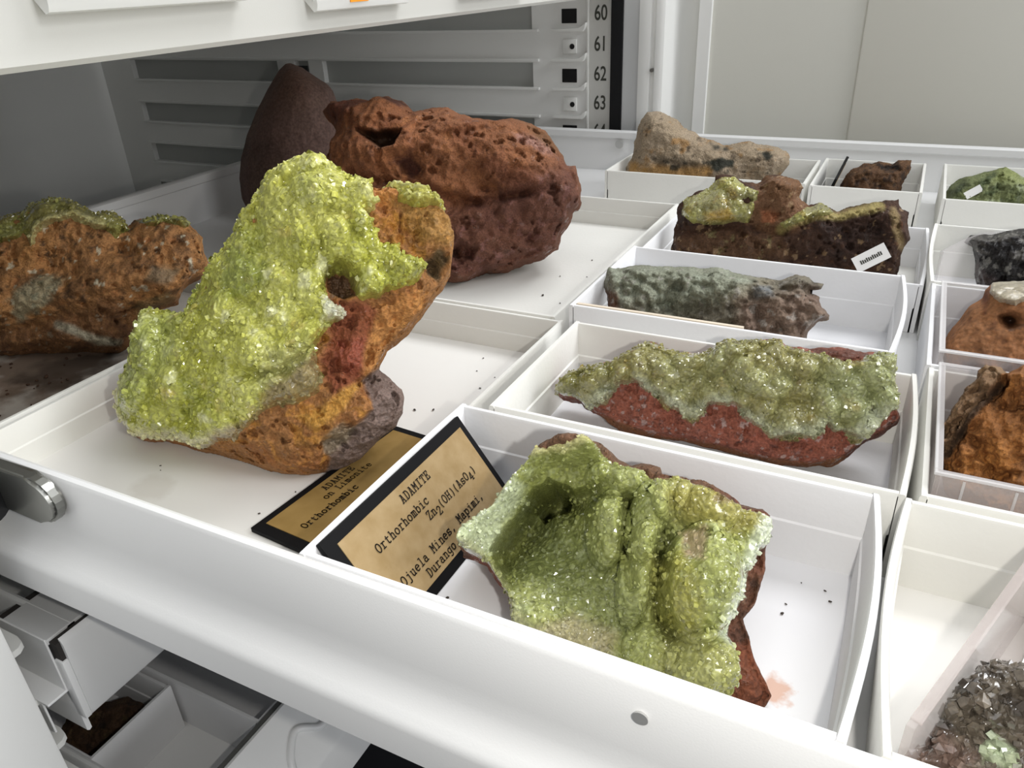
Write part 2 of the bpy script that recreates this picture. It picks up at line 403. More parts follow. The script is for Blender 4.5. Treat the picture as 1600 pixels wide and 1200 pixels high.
p2 = [(-.848, -.290), (-.840, -.296), (-.835, -.31), (-.835, -.565), (-.842, -.577), (-.87, -.582), (-.87, -.575), (-.848, -.565)]
MB().prism(p2, 'y', -.088, 4.2).build('front_panel', STEEL, ld, True, off=LO)
MB().box((-.873, -.106, -.577), (-.838, -.0875, -.360), .003).build('end_cap', STEEL, ld, True, off=LO)
# runner tabs on the near side, seen between the jamb and the drawer ends
for k in range(5):
    z = -.295-k*pitch
    tp = [(-1.2, -.20), (-1.2, -.125), (-.965, -.125), (-.935, -.132), (-.922, -.150), (-.920, -.20)]
    cpart(MB().prism(tp, 'z', z-.02, z), 'runner_tab', PLASTW, True)
cpart(MB().box((-5.9, -.5, -1.6), (-.95, -.2, 1.0)), 'near_runner_panel', STEELC)
# lower open drawer with one tray
lw_ = thing('lower_open_drawer', 'lower drawer pulled partly out, seen past the bottom left corner', 'drawer', (-.9, 2, -1.1)); LW = (-.9, 2, -1.1)
dz = -1.276; fx = -.152
MB().box((-5.0, -.06, dz-.025), (-.56+fx, 4.2, dz)).build('bottom_pan', STEEL, lw_, off=LW)
MB().prism([(y, z+dz) for y, z in near], 'x', -5.0, -.56+fx).build('side_rail', STEEL, lw_, True, off=LW)
MB().prism([(y, z+dz) for y, z in far], 'x', -5.0, -.56+fx).build('side_rail', STEEL, lw_, True, off=LW)
MB().box((-.568+fx, -.02, dz), (-.552+fx, 4.14, -1.02)).build('gasket', simple('grey_gasket', '5a5a57', .8), lw_, off=LW)
fpn = [(-.552, -1.114), (-.552, -.842), (-.545, -.835), (-.535, -.834), (-.37, -.985), (-.362, -1.0), (-.362, -1.184), (-.38, -1.184)]
MB().prism([(x+fx, z-.182) for x, z in fpn], 'y', -.10, 4.22).build('front_panel', STEEL, lw_, True, off=LW)
for ya in (.28, 1.25):
    # moulded pull: a rounded rim standing on the sloping front
    rim = [(-.40, ya), (-.425, ya+.01), (-.465, ya+.075), (-.47, ya+.105), (-.45, ya+.135), (-.425, ya+.165), (-.425, ya+.20), (-.445, ya+.25), (-.46, ya+.5), (-.45, ya+.56), (-.40, ya+.58)]
    cu = bpy.data.curves.new('pull', 'CURVE'); cu.dimensions = '3D'; cu.bevel_depth = .014*U; cu.bevel_resolution = 2
    sp = cu.splines.new('NURBS'); sp.points.add(len(rim)-1); sp.order_u = 3; sp.use_endpoint_u = True; sp.resolution_u = 8
    for p_, (x, y) in zip(sp.points, rim):
        z = -.834-(x+.535)*(.151/.165)
        p_.co = ((x+fx-LW[0])*U, (y-LW[1])*U, (z-.182-LW[2])*U, 1)
    o = bpy.data.objects.new('t', cu); COL.objects.link(o); bpy.context.view_layer.update()
    me = bpy.data.meshes.new_from_object(o.evaluated_get(bpy.context.evaluated_depsgraph_get())); bpy.data.objects.remove(o)
    for p_ in me.polygons: p_.use_smooth = True
    link('pull_handle', me, lw_, STEEL)
# ------------------------------------------------------------------ trays
def wall_strip(p0, p1, nrm, h, t, bow, z0):
    """one folded cardboard wall from p0 to p1 (outer face), bowed outward in the middle of its top"""
    n = 14; V = []; F = []
    d = np.array(p1)-np.array(p0)
    prof = [(0, 0), (0, h-.006), (.003, h), (t-.003, h), (t, h-.006), (t, h*.52), (t+.004, h*.52-.004), (t+.004, .012), (t+.004, 0)]
    m = len(prof)
    for i in range(n+1):
        s = i/n; b = bow*math.sin(math.pi*s)
        for (q, z) in prof:
            f = z/h
            x = np.array(p0)+d*s+np.array(nrm)*(b*f-q)
            V.append((x[0], x[1], z0+z))
    for i in range(n):
        for j in range(m):
            a = i*m+j; b_ = i*m+(j+1) % m; F.append((a, b_, b_+m, a+m))
    V = np.array(V)
    F = np.array(F)
    me_faces = [tuple(f) for f in F]+[tuple(range(m))[::-1], tuple(range(n*m, n*m+m))]
    return V, me_faces
TRAYS = {}
def tray(label, x0, x1, y0, y1, h, mat=CARD, inn=CARDIN, t=.016, bow=(0, 0, 0, 0), z0=.001, group='white card specimen trays'):
    c = ((x0+x1)/2, (y0+y1)/2, z0)
    T = thing('specimen_tray', label, 'tray', c, 0, group)
    MB().box((x0+.002, y0+.002, z0), (x1-.002, y1-.002, z0+.010)).build('base', inn, T, off=c)
    sides = [((x0+t-.002, y0), (x1-t+.002, y0), (0, -1)), ((x1, y0), (x1, y1), (1, 0)), ((x1-t+.002, y1), (x0+t-.002, y1), (0, 1)), ((x0, y1), (x0, y0), (-1, 0))]
    for k_, ((a, b, nr_), bw) in enumerate(zip(sides, bow)):
        V, F = wall_strip(a, b, nr_, h-(.0015 if k_ % 2 == 0 else 0), t, bw, z0)
        me = bpy.data.meshes.new('side_wall'); me.from_pydata([((v-np.array(c))*U).tolist() for v in V], [], F); me.update()
        bm = bmesh.new(); bm.from_mesh(me); bmesh.ops.recalc_face_normals(bm, faces=bm.faces); bm.to_mesh(me); bm.free()
        for p in me.polygons: p.use_smooth = True
        me.set_sharp_from_angle(angle=math.radians(30))
        link('side_wall', me, T, mat)
    return T
FBASE = spotted('stained_paper_front', 'dcdcde', [(.885, .25, .06, 'bf7a40', 300, .6), (.70, .42, .02, '9a7a50', 500, .4)])
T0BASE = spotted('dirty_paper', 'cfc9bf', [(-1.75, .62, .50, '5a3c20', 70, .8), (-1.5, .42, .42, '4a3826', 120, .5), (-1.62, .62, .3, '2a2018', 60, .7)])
T2BASE = spotted('scuffed_paper', 'e2e0db', [(-.75, .22, .12, 'bdb6ab', 90, .35)])
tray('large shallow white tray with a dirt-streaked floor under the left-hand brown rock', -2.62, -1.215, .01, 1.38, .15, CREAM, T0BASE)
tray('large shallow white tray under the tall lime-green crystal rock', -1.195, -.03, .012, 1.385, .15, CREAM, T2BASE)
tray('large shallow white tray under the big rust-red rock', -1.75, -.07, 1.40, 2.93, .15, CREAM, CREAM)
tray('white tray in front with the leaning label card and green hollow specimen', 0.0, 1.0, .005, .645, .222, CARD, FBASE, bow=(0, .022, 0, .004))
tray('white tray holding the long green and red specimen, second from the front', .071, 1.048, .662, 1.245, .222, CREAM, CARDIN, bow=(0, .012, 0, 0))
tray('white tray holding the grey-green specimen, third from the front', .0, .984, 1.36, 2.02, .222, CARD, CARDIN, bow=(0, .02, 0, 0))
tray('white tray holding the brown rock with the small white tag', .0, 1.048, 2.05, 2.765, .182, CARD, CREAM, bow=(0, .01, 0, 0))
tray('white tray at the far left holding the beige and black rock', -.58, .478, 3.24, 3.80, .215, CREAM, CARDIN)
tray('small white tray at the back with the black card and brown rock', .498, 1.003, 3.22, 3.86, .215, CREAM, CARDIN)
tray('white tray at the back right holding the mossy green rock', 1.085, 2.1, 3.14, 3.88, .215, CREAM, CARDIN)
tray('white tray at right holding the black pitted rock, behind the orange lump', 1.06, 2.1, 1.99, 2.70, .222, CREAM, CARDIN, bow=(0, 0, 0, .012))
tray('white tray at right holding the smooth orange lump in clear plastic', 1.065, 2.1, 1.315, 1.97, .222, CARD, CARDIN)
tray('white tray at right holding the craggy yellow-brown rock in clear plastic', 1.072, 2.1, .675, 1.30, .222, CREAM, CARDIN)
tray('white tray in the bottom right corner under the clear box of dark crystals', 1.045, 2.1, .005, .655, .222, CREAM, T2BASE, bow=(0, 0, 0, .02))
tray('grey-shaded white tray with a dark brown rock, in the lower drawer', -1.95, -1.155, -.018, .32, .222, CARD, CARDIN, z0=-1.2755)
tray('empty white tray behind the dark brown rock in the lower drawer', -1.95, -.74, .335, 1.1, .222, CARD, CARDIN, z0=-1.2755)
# ------------------------------------------------------------------ typewriter lettering (own stroke glyphs)
def arc(cx, cy, rx, ry, a0, a1, n=10):
    return [(cx+rx*math.cos(math.radians(a0+(a1-a0)*k/n)), cy+ry*math.sin(math.radians(a0+(a1-a0)*k/n))) for k in range(n+1)]
G = {
 'A': [[(.3, 0), (1.7, 0)], [(3.3, 0), (4.7, 0)], [(1, 0), (2.4, 6.8), (2.6, 6.8), (4, 0)], [(1.5, 6.8), (2.6, 6.8)], [(1.5, 2.3), (3.5, 2.3)]],
 'D': [[(.4, 0), (2.4, 0)]+arc(2.4, 3.4, 2.1, 3.4, -90, 90)+[(.4, 6.8)], [(1.2, 0), (1.2, 6.8)]],
 'M': [[(.1, 0), (1.4, 0)], [(3.6, 0), (4.9, 0)], [(.8, 0), (.8, 6.8), (2.5, 3), (4.2, 6.8), (4.2, 0)], [(.2, 6.8), (.9, 6.8)], [(4.1, 6.8), (4.8, 6.8)]],
 'I': [[(1, 0), (4, 0)], [(1, 6.8), (4, 6.8)], [(2.5, 0), (2.5, 6.8)]],
 'T': [[(1.4, 0), (3.6, 0)], [(2.5, 0), (2.5, 6.8)], [(.4, 5), (.4, 6.8), (4.6, 6.8), (4.6, 5)]],
 'E': [[(4.5, 1.7), (4.5, 0), (.4, 0)], [(.4, 6.8), (4.4, 6.8), (4.4, 5.2)], [(1.2, 0), (1.2, 6.8)], [(1.2, 3.5), (3.2, 3.5)], [(3.2, 2.6), (3.2, 4.4)]],
 'O': [arc(2.5, 3.4, 2.1, 3.5, 0, 360, 20)],
 'L': [[(.4, 6.8), (2.4, 6.8)], [(1.3, 6.8), (1.3, 0)], [(.4, 0), (4.6, 0), (4.6, 2.2)]],
 'Z': [[(.6, 5.2), (.6, 6.8), (4.3, 6.8), (.5, 0), (4.5, 0), (4.5, 1.8)]],
 'H': [[(.9, 0), (.9, 6.8)], [(4.1, 0), (4.1, 6.8)], [(.9, 3.4), (4.1, 3.4)], [(.2, 0), (1.6, 0)], [(3.4, 0), (4.8, 0)], [(.2, 6.8), (1.6, 6.8)], [(3.4, 6.8), (4.8, 6.8)]],
 'r': [[(.6, 4.6), (1.7, 4.6), (1.7, 0)], [(.5, 0), (3.2, 0)], [(1.7, 3)]+arc(3.2, 3, 1.5, 1.6, 180, 60, 6)+[(4.3, 4.1)]],
 't': [[(1.8, 6.2), (1.8, 1.2)]+arc(3, 1.1, 1.2, 1.1, 180, 320, 7), [(.7, 4.6), (3.9, 4.6)]],
 'h': [[(.3, 6.8), (1.1, 6.8), (1.1, 0)], [(.3, 0), (1.9, 0)], [(1.1, 3)]+arc(2.5, 3, 1.4, 1.6, 180, 0, 8)+[(3.9, 0)], [(3.1, 0), (4.7, 0)]],
 'o': [arc(2.5, 2.3, 2, 2.35, 0, 360, 18)],
 'm': [[(0, 4.6), (.7, 4.6), (.7, 0)], [(0, 0), (1.3, 0)], [(.7, 3.4)]+arc(1.6, 3.4, .9, 1.2, 180, 0, 6)+[(2.5, 0)], [(2.5, 3.4)]+arc(3.4, 3.4, .9, 1.2, 180, 0, 6)+[(4.3, 0)], [(2.1, 0), (3.0, 0)], [(3.8, 0), (5, 0)]],
 'b': [[(.2, 6.8), (1, 6.8), (1, 0)], [(1, 2.3)]+arc(2.7, 2.3, 1.8, 2.35, 180, -180, 18)],
 'i': [[(1, 4.6), (2.5, 4.6), (2.5, 0)], [(.9, 0), (4.1, 0)], [(2.4, 6.6), (2.5, 6.3)]],
 'c': [[(4.2, 4.6), (4.2, 3.4)], arc(2.5, 2.3, 2, 2.35, 35, 325, 14)],
 'n': [[(.3, 4.6), (1.1, 4.6), (1.1, 0)], [(.3, 0), (1.9, 0)], [(1.1, 3)]+arc(2.5, 3, 1.4, 1.6, 180, 0, 8)+[(3.9, 0)], [(3.1, 0), (4.7, 0)]],
 's': [[(4, 4.6), (4, 3.5)], arc(2.4, 3.4, 1.6, 1.2, 40, 260, 9)+arc(2.5, 1.1, 1.8, 1.15, 80, -150, 9), [(.7, 1.4), (.7, 0)]],
 'j': [[(1.5, 4.6), (3.2, 4.6), (3.2, -.6)]+arc(1.8, -.6, 1.4, 1.4, 0, -130, 7), [(3.1, 6.6), (3.2, 6.3)]],
 'u': [[(.3, 4.6), (1.1, 4.6), (1.1, 1.5)]+arc(2.4, 1.5, 1.3, 1.5, 180, 330, 7)+[(3.9, 1.6)], [(3.0, 4.6), (3.9, 4.6), (3.9, 0), (4.7, 0)]],
 'e': [[(.6, 2.5), (4.4, 2.5)]+arc(2.5, 2.3, 1.95, 2.35, 5, 315, 16)],
 'l': [[(1, 6.8), (2.5, 6.8), (2.5, 0)], [(.9, 0), (4.1, 0)]],
 'a': [[(.9, 3.9)]+arc(2.2, 3.2, 1.5, 1.4, 130, 0, 8)+[(3.7, .2), (4.6, 0)], arc(2.1, 1.4, 1.6, 1.4, 60, 330, 12)],
 'p': [[(.2, 4.6), (1, 4.6), (1, -2.2)], [(.2, -2.2), (2, -2.2)], [(1, 2.3)]+arc(2.7, 2.3, 1.8, 2.35, 180, -180, 18)],
 'g': [arc(2.2, 2.6, 1.7, 2, 0, 360, 16), [(4.6, 4.6), (3.9, 4.6), (3.9, -.8)]+arc(2.4, -.8, 1.5, 1.4, 0, -150, 8)],
 'x': [[(.8, 0), (4.1, 4.6)], [(.9, 4.6), (4.2, 0)], [(.2, 0), (1.6, 0)], [(3.4, 0), (4.8, 0)], [(.3, 4.6), (1.7, 4.6)], [(3.3, 4.6), (4.7, 4.6)]],
 ',': [[(2.4, .7), (2.7, .2), (1.9, -1.4)], [(2.2, .5), (2.7, .5)]],
 '(': [arc(4.5, 2.8, 2.6, 4.8, 130, 230, 8)], ')': [arc(.5, 2.8, 2.6, 4.8, 50, -50, 8)],
 '2': [[(.7, 5)]+arc(2.5, 5, 1.8, 1.8, 170, -20, 9)+[(.6, .2), (.6, 0), (4.5, 0), (4.5, 1.2)]],
 '4': [[(3.3, 0), (3.3, 6.8), (.4, 2.1), (4.6, 2.1)], [(2.3, 0), (4.3, 0)]],
}
def typed(lines, parent, M, wgt=.46, th=.0016):
    """lines: (text, column x, baseline y, letter width, letter height scale); M maps card (u,v) design units to the parent"""
    for txt, x, y, cw, hs in lines:
        bm = bmesh.new(); k = cw/6.0
        cx = x; sub = 0
        for ch in txt:
            if ch == '_': sub = 1; continue
            if ch != ' ':
                dy = -hs*k*3.3 if sub else 0
                for li, st in enumerate(G[ch]):
                    for (a, b) in zip(st[:-1], st[1:]):
                        a = Vector((cx+a[0]*k, y+dy+a[1]*k*hs)); b = Vector((cx+b[0]*k, y+dy+b[1]*k*hs))
                        d = b-a
                        if d.length < 1e-6: continue
                        d.normalize(); n = Vector((-d.y, d.x))*wgt*k; e = d*wgt*k*.8
                        q = [a-e+n, a-e-n, b+e-n, b+e+n]
                        bm.faces.new([bm.verts.new((p.x*U, p.y*U, th*U+li*.00001)) for p in q])
            cx += cw; sub = 0
        me = bpy.data.meshes.new('typed_line'); bm.to_mesh(me); bm.free()
        o = link('typed_line', me, parent, INK)
        o.matrix_local = M
def label_card(label, W, H, paper, lines, mat_world, th=.014, bd=.03, pm=KRAFT, group=None):
    """flat black-bordered card; local x = reading direction, y = up the card, z = out of its face; origin = lower left corner"""
    T = thing('label_card', label, 'card', group='black-bordered label cards'); T.matrix_world = mat_world
    MB().box((0, 0, -th), (W, H, 0), .002).build('backing_board', BLACKCARD, T)
    MB().box((paper[0], paper[1], 0), (paper[2], paper[3], .002)).build('typed_paper', pm, T)
    typed(lines, T, Matrix.Translation((0, 0, .0022*U)))
    return T
def frame(o, x, y):
    x = Vector(x).normalized(); y = Vector(y); y = (y-x*y.dot(x)).normalized(); z = x.cross(y)
    m = Matrix((x, y, z)).transposed().to_4x4(); m.translation = Vector(o)*U; return m
fy = (-.150, .008, .207)
CW = .0166
label_card('black-bordered kraft label card typed ADAMITE with a formula, leaning in the front tray', .545, .262, (.034, .026, .525, .237),
    [('ADAMITE', .231, .200, CW, 1.02), ('Orthorhombic', .100, .160, CW, 1.02), ('Zn_2(OH)(AsO_4)', .267, .129, CW, 1.02),
     ('Ojuela Mines, Mapimi,', .103, .070, CW, 1.02), ('Durango, Mexico', .172, .039, CW, 1.02)],
    frame((.178, .038, .014), (.0, 1, -.005), fy))
label_card('black-bordered ochre label card typed ADAMITE on Limonite, flat under the lime-green rock', .55, .265, (.030, .030, .525, .242),
    [('ADAMITE', .203, .205, CW, 1.02), ('on Limonite', .175, .176, CW, 1.02), ('Orthorhombic', .061, .138, CW, 1.02), ('Mapimi, Mexico', .10, .06, CW, 1.02)],
    frame((-.095, .175, .027), (.085, 1, 0), (-1, .085, 0)), pm=KRAFT2)
c3 = frame((.545, 3.28, .014), (.0, 1, 0), (.32, .0, .95))
label_card('thin black card leaning edge-on in the small back tray', .54, .235, (.03, .03, .51, .205), [], c3)
# card strip lying against the front wall of the grey-green specimen's tray
sc = thing('paper_strip', 'cream card strip tucked along the front wall inside the grey-green specimen\'s tray', 'card', (.3, 1.385, .012))
MB().box((.018, 1.381, .012), (.565, 1.386, .222)).box((.018, 1.386, .205), (.565, 1.398, .220)).build('strip', simple('cream_card', 'd9ccb8', .8), sc, off=(.3, 1.385, .012))

# ------------------------------------------------------------------ rocks
def ray(px):
    d = np.stack([(px[:, 0]-800)/CF, (px[:, 1]-600)/CF, np.ones(len(px))], 1); return d@CR
def paint(col, rg, P, px, ops):
    for op in ops:
        kind, data, hexc, soft, st = op[:5]; opt = op[5] if len(op) > 5 else {}
        if kind == 'poly':
            a = sstep(-soft, soft, sdf(px, data)+fbm(P, opt.get('ns', .05), opt.get('seed', 3), 4)*opt.get('rag', 8))
        elif kind == 'line':
            wd = opt.get('w', 6); a = 1-sstep(wd-soft, wd+soft, pdist(px, data)+fbm(P, opt.get('ns', .05), opt.get('seed', 5), 3)*opt.get('rag', 4))
        elif kind == 'noise':
            sc_, sd, lo, hi = data; a = sstep(lo, hi, fbm(P, sc_, sd, 5))
        elif kind == 'cells':
            sc_, sd, lo = data; _, rid = cells(P, sc_, sd, 'facet'); a = (rid > lo).astype(float)
        if 'within' in opt:
            a = a*sstep(-8, 8, sdf(px, opt['within'])+fbm(P, .04, 11, 3)*8)
        a = (a*st)[:, None]
        if hexc: col = col*(1-a)+lin(hexc)*a
        if 'rg' in opt: rg = rg*(1-a[:, 0])+opt['rg']*a[:, 0]
    return col, rg
def grid_faces(keep, nx, ny):
    i, j = np.nonzero(keep); a = j*nx+i
    return np.stack([a, a+1, a+nx+1, a+nx], 1)
def rock(name, label, cat, poly, at, nrm, front, back, base, paints, bumps=(), Rf=60, step=2.4, amp=.02, ascale=.12, rough=.85, seed=1, facet=None, lump=None, fine=(.012, .03), pits=None,
         rag=(4, .06), blur=9, crusts=(), floor=.0125, mat=None, spark=None, ridge=None, group=None, squash=1.0):
    at = np.array(at, float); NP = np.array(nrm, float); NP /= np.linalg.norm(NP)
    N = CC-at-np.array([0, 0, .15]); N /= np.linalg.norm(N)        # the rock bulges along one fixed direction
    poly = np.array(poly, float)
    lo = poly.min(0)-3*step; hi = poly.max(0)+3*step
    nx = int((hi[0]-lo[0])/step)+1; ny = int((hi[1]-lo[1])/step)+1
    gx, gy = np.meshgrid(lo[0]+np.arange(nx)*step, lo[1]+np.arange(ny)*step)
    px = np.stack([gx.ravel(), gy.ravel()], 1)
    def onplane(px):
        d = ray(px); t = ((at-CC)@NP)/(d@NP); return CC+d*t[:, None]
    P0 = onplane(px)
    def sd(px, P): return sdf(px, poly)+fbm(P, rag[1], seed+70, 4)*rag[0]
    d = sd(px, P0)
    D = d.reshape(ny, nx)
    gyy, gxx = np.gradient(D, step)
    g = np.stack([gxx.ravel(), gyy.ravel()], 1); g2 = (g*g).sum(1)+1e-6
    PG = np.sqrt(np.maximum(0, 1-(1-np.clip(D/Rf, 0, 1))**2))
    for _ in range(int(blur/step)*6):      # soften the ridge line along the middle
        Q_ = np.pad(PG, 1, mode='edge'); PG = (Q_[1:-1, 1:-1]*2+Q_[:-2, 1:-1]+Q_[2:, 1:-1]+Q_[1:-1, :-2]+Q_[1:-1, 2:])/6
    pg = PG.ravel()
    out = d < 0
    mv = np.where(out & (d > -2.2*step), -d/np.maximum(g2, .2), 0)
    px = px+g*mv[:, None]
    okv = (d > -1.3*step).reshape(ny, nx)
    keep = okv[:-1, :-1] & okv[1:, :-1] & okv[:-1, 1:] & okv[1:, 1:]
    keepT = keep.T
    F = grid_faces(keepT, nx, ny)
    used = np.unique(F)
    mp = np.full(nx*ny, -1); mp[used] = np.arange(len(used))
    F = mp[F]; px = px[used]; d = np.maximum(d[used], 0)
    P = onplane(px)
    # boundary vertices: on an edge used by a single face
    e = np.concatenate([F[:, [0, 1]], F[:, [1, 2]], F[:, [2, 3]], F[:, [3, 0]]]); es = np.sort(e, 1)
    key = es[:, 0].astype(np.int64)*len(used)+es[:, 1]; uq, cnt = np.unique(key, return_counts=True)
    be = uq[cnt == 1]; bd = np.zeros(len(used), bool); bd[(be // len(used)).astype(int)] = True; bd[(be % len(used)).astype(int)] = True
    prof = pg[used]*np.sqrt(np.clip(d/12, 0, 1)); prof[bd] = 0
    w = front*prof
    fade = sstep(0, 14, d); fade[bd] = 0
    for b in bumps:
        if b[0] == 'g':
            _, x, y, rx, ry, ang, hgt = b; c, s = math.cos(math.radians(ang)), math.sin(math.radians(ang))
            q = px-np.array([x, y]); u_ = (q[:, 0]*c+q[:, 1]*s)/rx; v_ = (-q[:, 0]*s+q[:, 1]*c)/ry
            w = w+hgt*np.exp(-(u_*u_+v_*v_))*fade
        elif b[0] == 'd':    # dome with a clear edge (round botryoid)
            _, x, y, rx, ry, ang, hgt = b; c, s = math.cos(math.radians(ang)), math.sin(math.radians(ang))
            q = px-np.array([x, y]); u_ = (q[:, 0]*c+q[:, 1]*s)/rx; v_ = (-q[:, 0]*s+q[:, 1]*c)/ry
            w = w+hgt*np.sqrt(np.maximum(0, 1-(u_*u_+v_*v_)))*fade
        elif b[0] == 'l':
            _, line, wd, hgt = b; dd = pdist(px, line)+fbm(P, .06, seed+40, 3)*wd*.35
            w = w+hgt*np.exp(-(dd/wd)**2)*fade
        elif b[0] == 'c':    # cliff: sharp drop along a line, easing away from it
            _, pl, line, soft, ln_, hgt = b; w = w+hgt*sstep(-soft, soft, sdf(px, pl)+fbm(P, .03, seed+42, 3)*3)*np.exp(-(pdist(px, line)/ln_)**2)*fade
        elif b[0] == 'p':
            _, pl, soft, hgt = b; w = w+hgt*sstep(-soft, soft, sdf(px, pl)+fbm(P, .06, seed+41, 3)*soft*.5)*fade
    wl = w.copy()
    P3 = P+N*w[:, None]
    n1 = fbm(P3, ascale, seed, 5)*amp+ (ridged(P3, ascale*.5, seed+5, 4)-.6)*amp*.8
    n1 = n1+(ridged(P3, fine[1], seed+15, 4)-.62)*fine[0]
    if pits: n1 = n1-pits[1]*sstep(pits[2], pits[2]+.25, fbm(P3, pits[0], seed+16, 3))
    if ridge: n1 = n1+(ridged(P*np.array(ridge[2]), ridge[0], seed+9, 4)-.6)*ridge[1]
    if lump: n1 = n1+cells(P3, lump[0], seed+3, 'lump')[0]*lump[1]
    if facet: n1 = n1+cells(P+N*wl[:, None], facet[0], seed+7, 'facet')[0]*facet[1]
    w = w+n1*fade
    wb = -back*prof+fbm(P+5, ascale*1.5, seed+20, 3)*amp*1.5*fade
    wb = np.minimum(wb, w-.01); wb[bd] = w[bd]
    base_xyz = onplane(px)
    V = base_xyz+N*w[:, None]; Vb = base_xyz+N*wb[:, None]
    V[:, 2] = np.maximum(V[:, 2], floor); Vb[:, 2] = np.maximum(Vb[:, 2], floor)
    col = np.tile(lin(base), (len(V), 1)); rg = np.full(len(V), rough)
    col, rg = paint(col, rg, P3, px, paints)
    col = col*.87+(col@np.array([.25, .6, .15]))[:, None]*.13
    if spark:
        _, rid = cells(P3, spark[0], seed+30, 'facet'); k = rid > spark[1]; rg = np.where(k, spark[2], rg)
    nb_ = np.nonzero(~bd)[0]; m2 = np.arange(len(V)); m2[nb_] = len(V)+np.arange(len(nb_))
    VV = np.concatenate([V, Vb[nb_]]); FF = np.concatenate([F[:, ::-1], m2[F]])
    cc = np.concatenate([col, col[nb_]]); rr = np.concatenate([rg, rg[nb_]])
    FF = FF[(VV[FF][:, :, 2] > floor+1e-6).any(1)]
    cen = (VV.min(0)+VV.max(0))/2; cen[2] = VV[:, 2].min()
    T = thing(name, label, cat, tuple(cen), 0, group or 'mineral specimens in the trays')
    np_mesh('rock_body', VV, FF, mat or stone('rock_matrix'), T, cc, rr, smooth=True, loc=cen)
    rng = np.random.default_rng(seed)
    for cr in crusts:
        m = np.full(len(V), -1e9)
        for pl in cr['poly']: m = np.maximum(m, sdf(px, pl))
        for pl in cr.get('holes', ()): m = np.minimum(m, -sdf(px, pl))
        m = m+fbm(base_xyz, cr.get('ns', .05), seed+90, 4)*cr.get('rag', 7)
        th = cr['th']*sstep(-3, cr.get('edge', 16), m)*(.25+.75*sstep(0, 12, d))-.006*(1-sstep(0, 6, m))
        Pc = base_xyz+N*wl[:, None]
        det = 0
        if 'lump' in cr:
            hh, lid = cells(Pc, cr['lump'][0], seed+51, 'lump'); det = det+(hh-.5)*cr['lump'][1]
        hf, fid = cells(Pc+N*(det if not np.isscalar(det) else np.zeros(len(Pc)))[:, None], cr['facet'][0], seed+52, 'facet')
        det = det+hf*cr['facet'][1]
        if 'facet2' in cr:
            h2, f2 = cells(Pc, cr['facet2'][0], seed+53, 'facet'); det = det+np.maximum(h2-.35, 0)*cr['facet2'][1]
        ok = sstep(-2, 6, m)*sstep(0, 8, d)
        wc = wl+(w-wl)*(1-sstep(2, 14, m))+th+det*ok
        wc = np.where(m < 0, np.minimum(wc, w-.004), wc)
        Vc = base_xyz+N*wc[:, None]
        edge_out = (d < 3)
        Vc[:, 2] = np.maximum(Vc[:, 2], floor+.002)
        ccol = np.tile(lin(cr['base']), (len(V), 1)); crg = np.full(len(V), cr.get('rough', .2))
        ccol = ccol*(1+(fid-.5)*cr.get('vary', .35))[:, None]
        ccol, crg = paint(ccol, crg, Pc, px, cr.get('paint', ()))
        kf = (m[F] > -2.5).all(1)
        Fc = F[kf][:, ::-1]; us = np.unique(Fc); mq = np.full(len(V), -1); mq[us] = np.arange(len(us))
        Vc_, Fc_, cc_, cg_ = Vc[us], mq[Fc], ccol[us], crg[us]
        tri = np.concatenate([Fc_[:, [0, 1, 2]], Fc_[:, [0, 2, 3]]])
        # separate little crystals standing on the crust
        nc = cr.get('n', 0)
        if nc:
            wgt = np.where((m > 2), 1.0+cr.get('rim', 3.0)*(d < 12), 0); wgt /= wgt.sum()
            pk = rng.choice(len(V), nc, p=wgt)
            ax = N+rng.normal(size=(nc, 3))*.75
            eo = np.zeros((nc, 3)); cmid = base_xyz.mean(0)
            o2 = base_xyz[pk]-cmid; o2 /= np.linalg.norm(o2, axis=1)[:, None]
            ax = ax+o2*(d[pk] < 14)[:, None]*1.4; ax /= np.linalg.norm(ax, axis=1)[:, None]
            rr_ = rng.normal(size=(nc, 3)); a1 = np.cross(ax, rr_); a1 /= np.linalg.norm(a1, axis=1)[:, None]; a2 = np.cross(ax, a1)
            s = cr.get('size', .018)*rng.uniform(.5, 1.25, nc)[:, None]; asp = rng.uniform(.55, 1.05, nc)[:, None]
            c0 = Vc[pk]-ax*s*.85
            fl = rng.uniform(.35, 1, nc)[:, None]
            vs = [c0+a1*s*.6, c0+a2*s*.6*fl, c0-a1*s*.6, c0-a2*s*.6*fl]
            mid = [v+ax*s*asp for v in vs]
            tip = c0+ax*s*(asp+.35)+a1*s*.25*rng.normal(size=(nc, 1))
            allv = np.stack(vs+mid+[tip], 1).reshape(-1, 3); allv[:, 2] = np.maximum(allv[:, 2], floor+.001)
            b0 = len(Vc_)+np.arange(nc)*9
            fs = []
            for k in range(4):
                k2 = (k+1) % 4
                fs += [np.stack([b0+k, b0+k2, b0+4+k2], 1), np.stack([b0+k, b0+4+k2, b0+4+k], 1), np.stack([b0+4+k, b0+4+k2, b0+8], 1)]
            Vc_ = np.concatenate([Vc_, allv]); tri = np.concatenate([tri]+fs)
            pc = ccol[pk]*rng.uniform(.85, 1.25, (nc, 1)); cc_ = np.concatenate([cc_, np.repeat(np.clip(pc, 0, .95), 9, 0)])
            cg_ = np.concatenate([cg_, np.repeat(np.full(nc, .12), 9)])
        o = np_mesh(cr.get('name', 'crystal_crust'), Vc_, tri, cr.get('mat') or stone('crystal_crust', bump=0, spec=.6, coat=.3, sss=.4, sscale=.0015), T, np.clip(cc_, 0, .98), cg_, smooth=False, loc=cen)
        if cr.get('label'): o['label'] = cr['label']
    return T
def sc_poly(x0, y0, k, pts): return [(x0+a*k, y0+b*k) for a, b in pts]

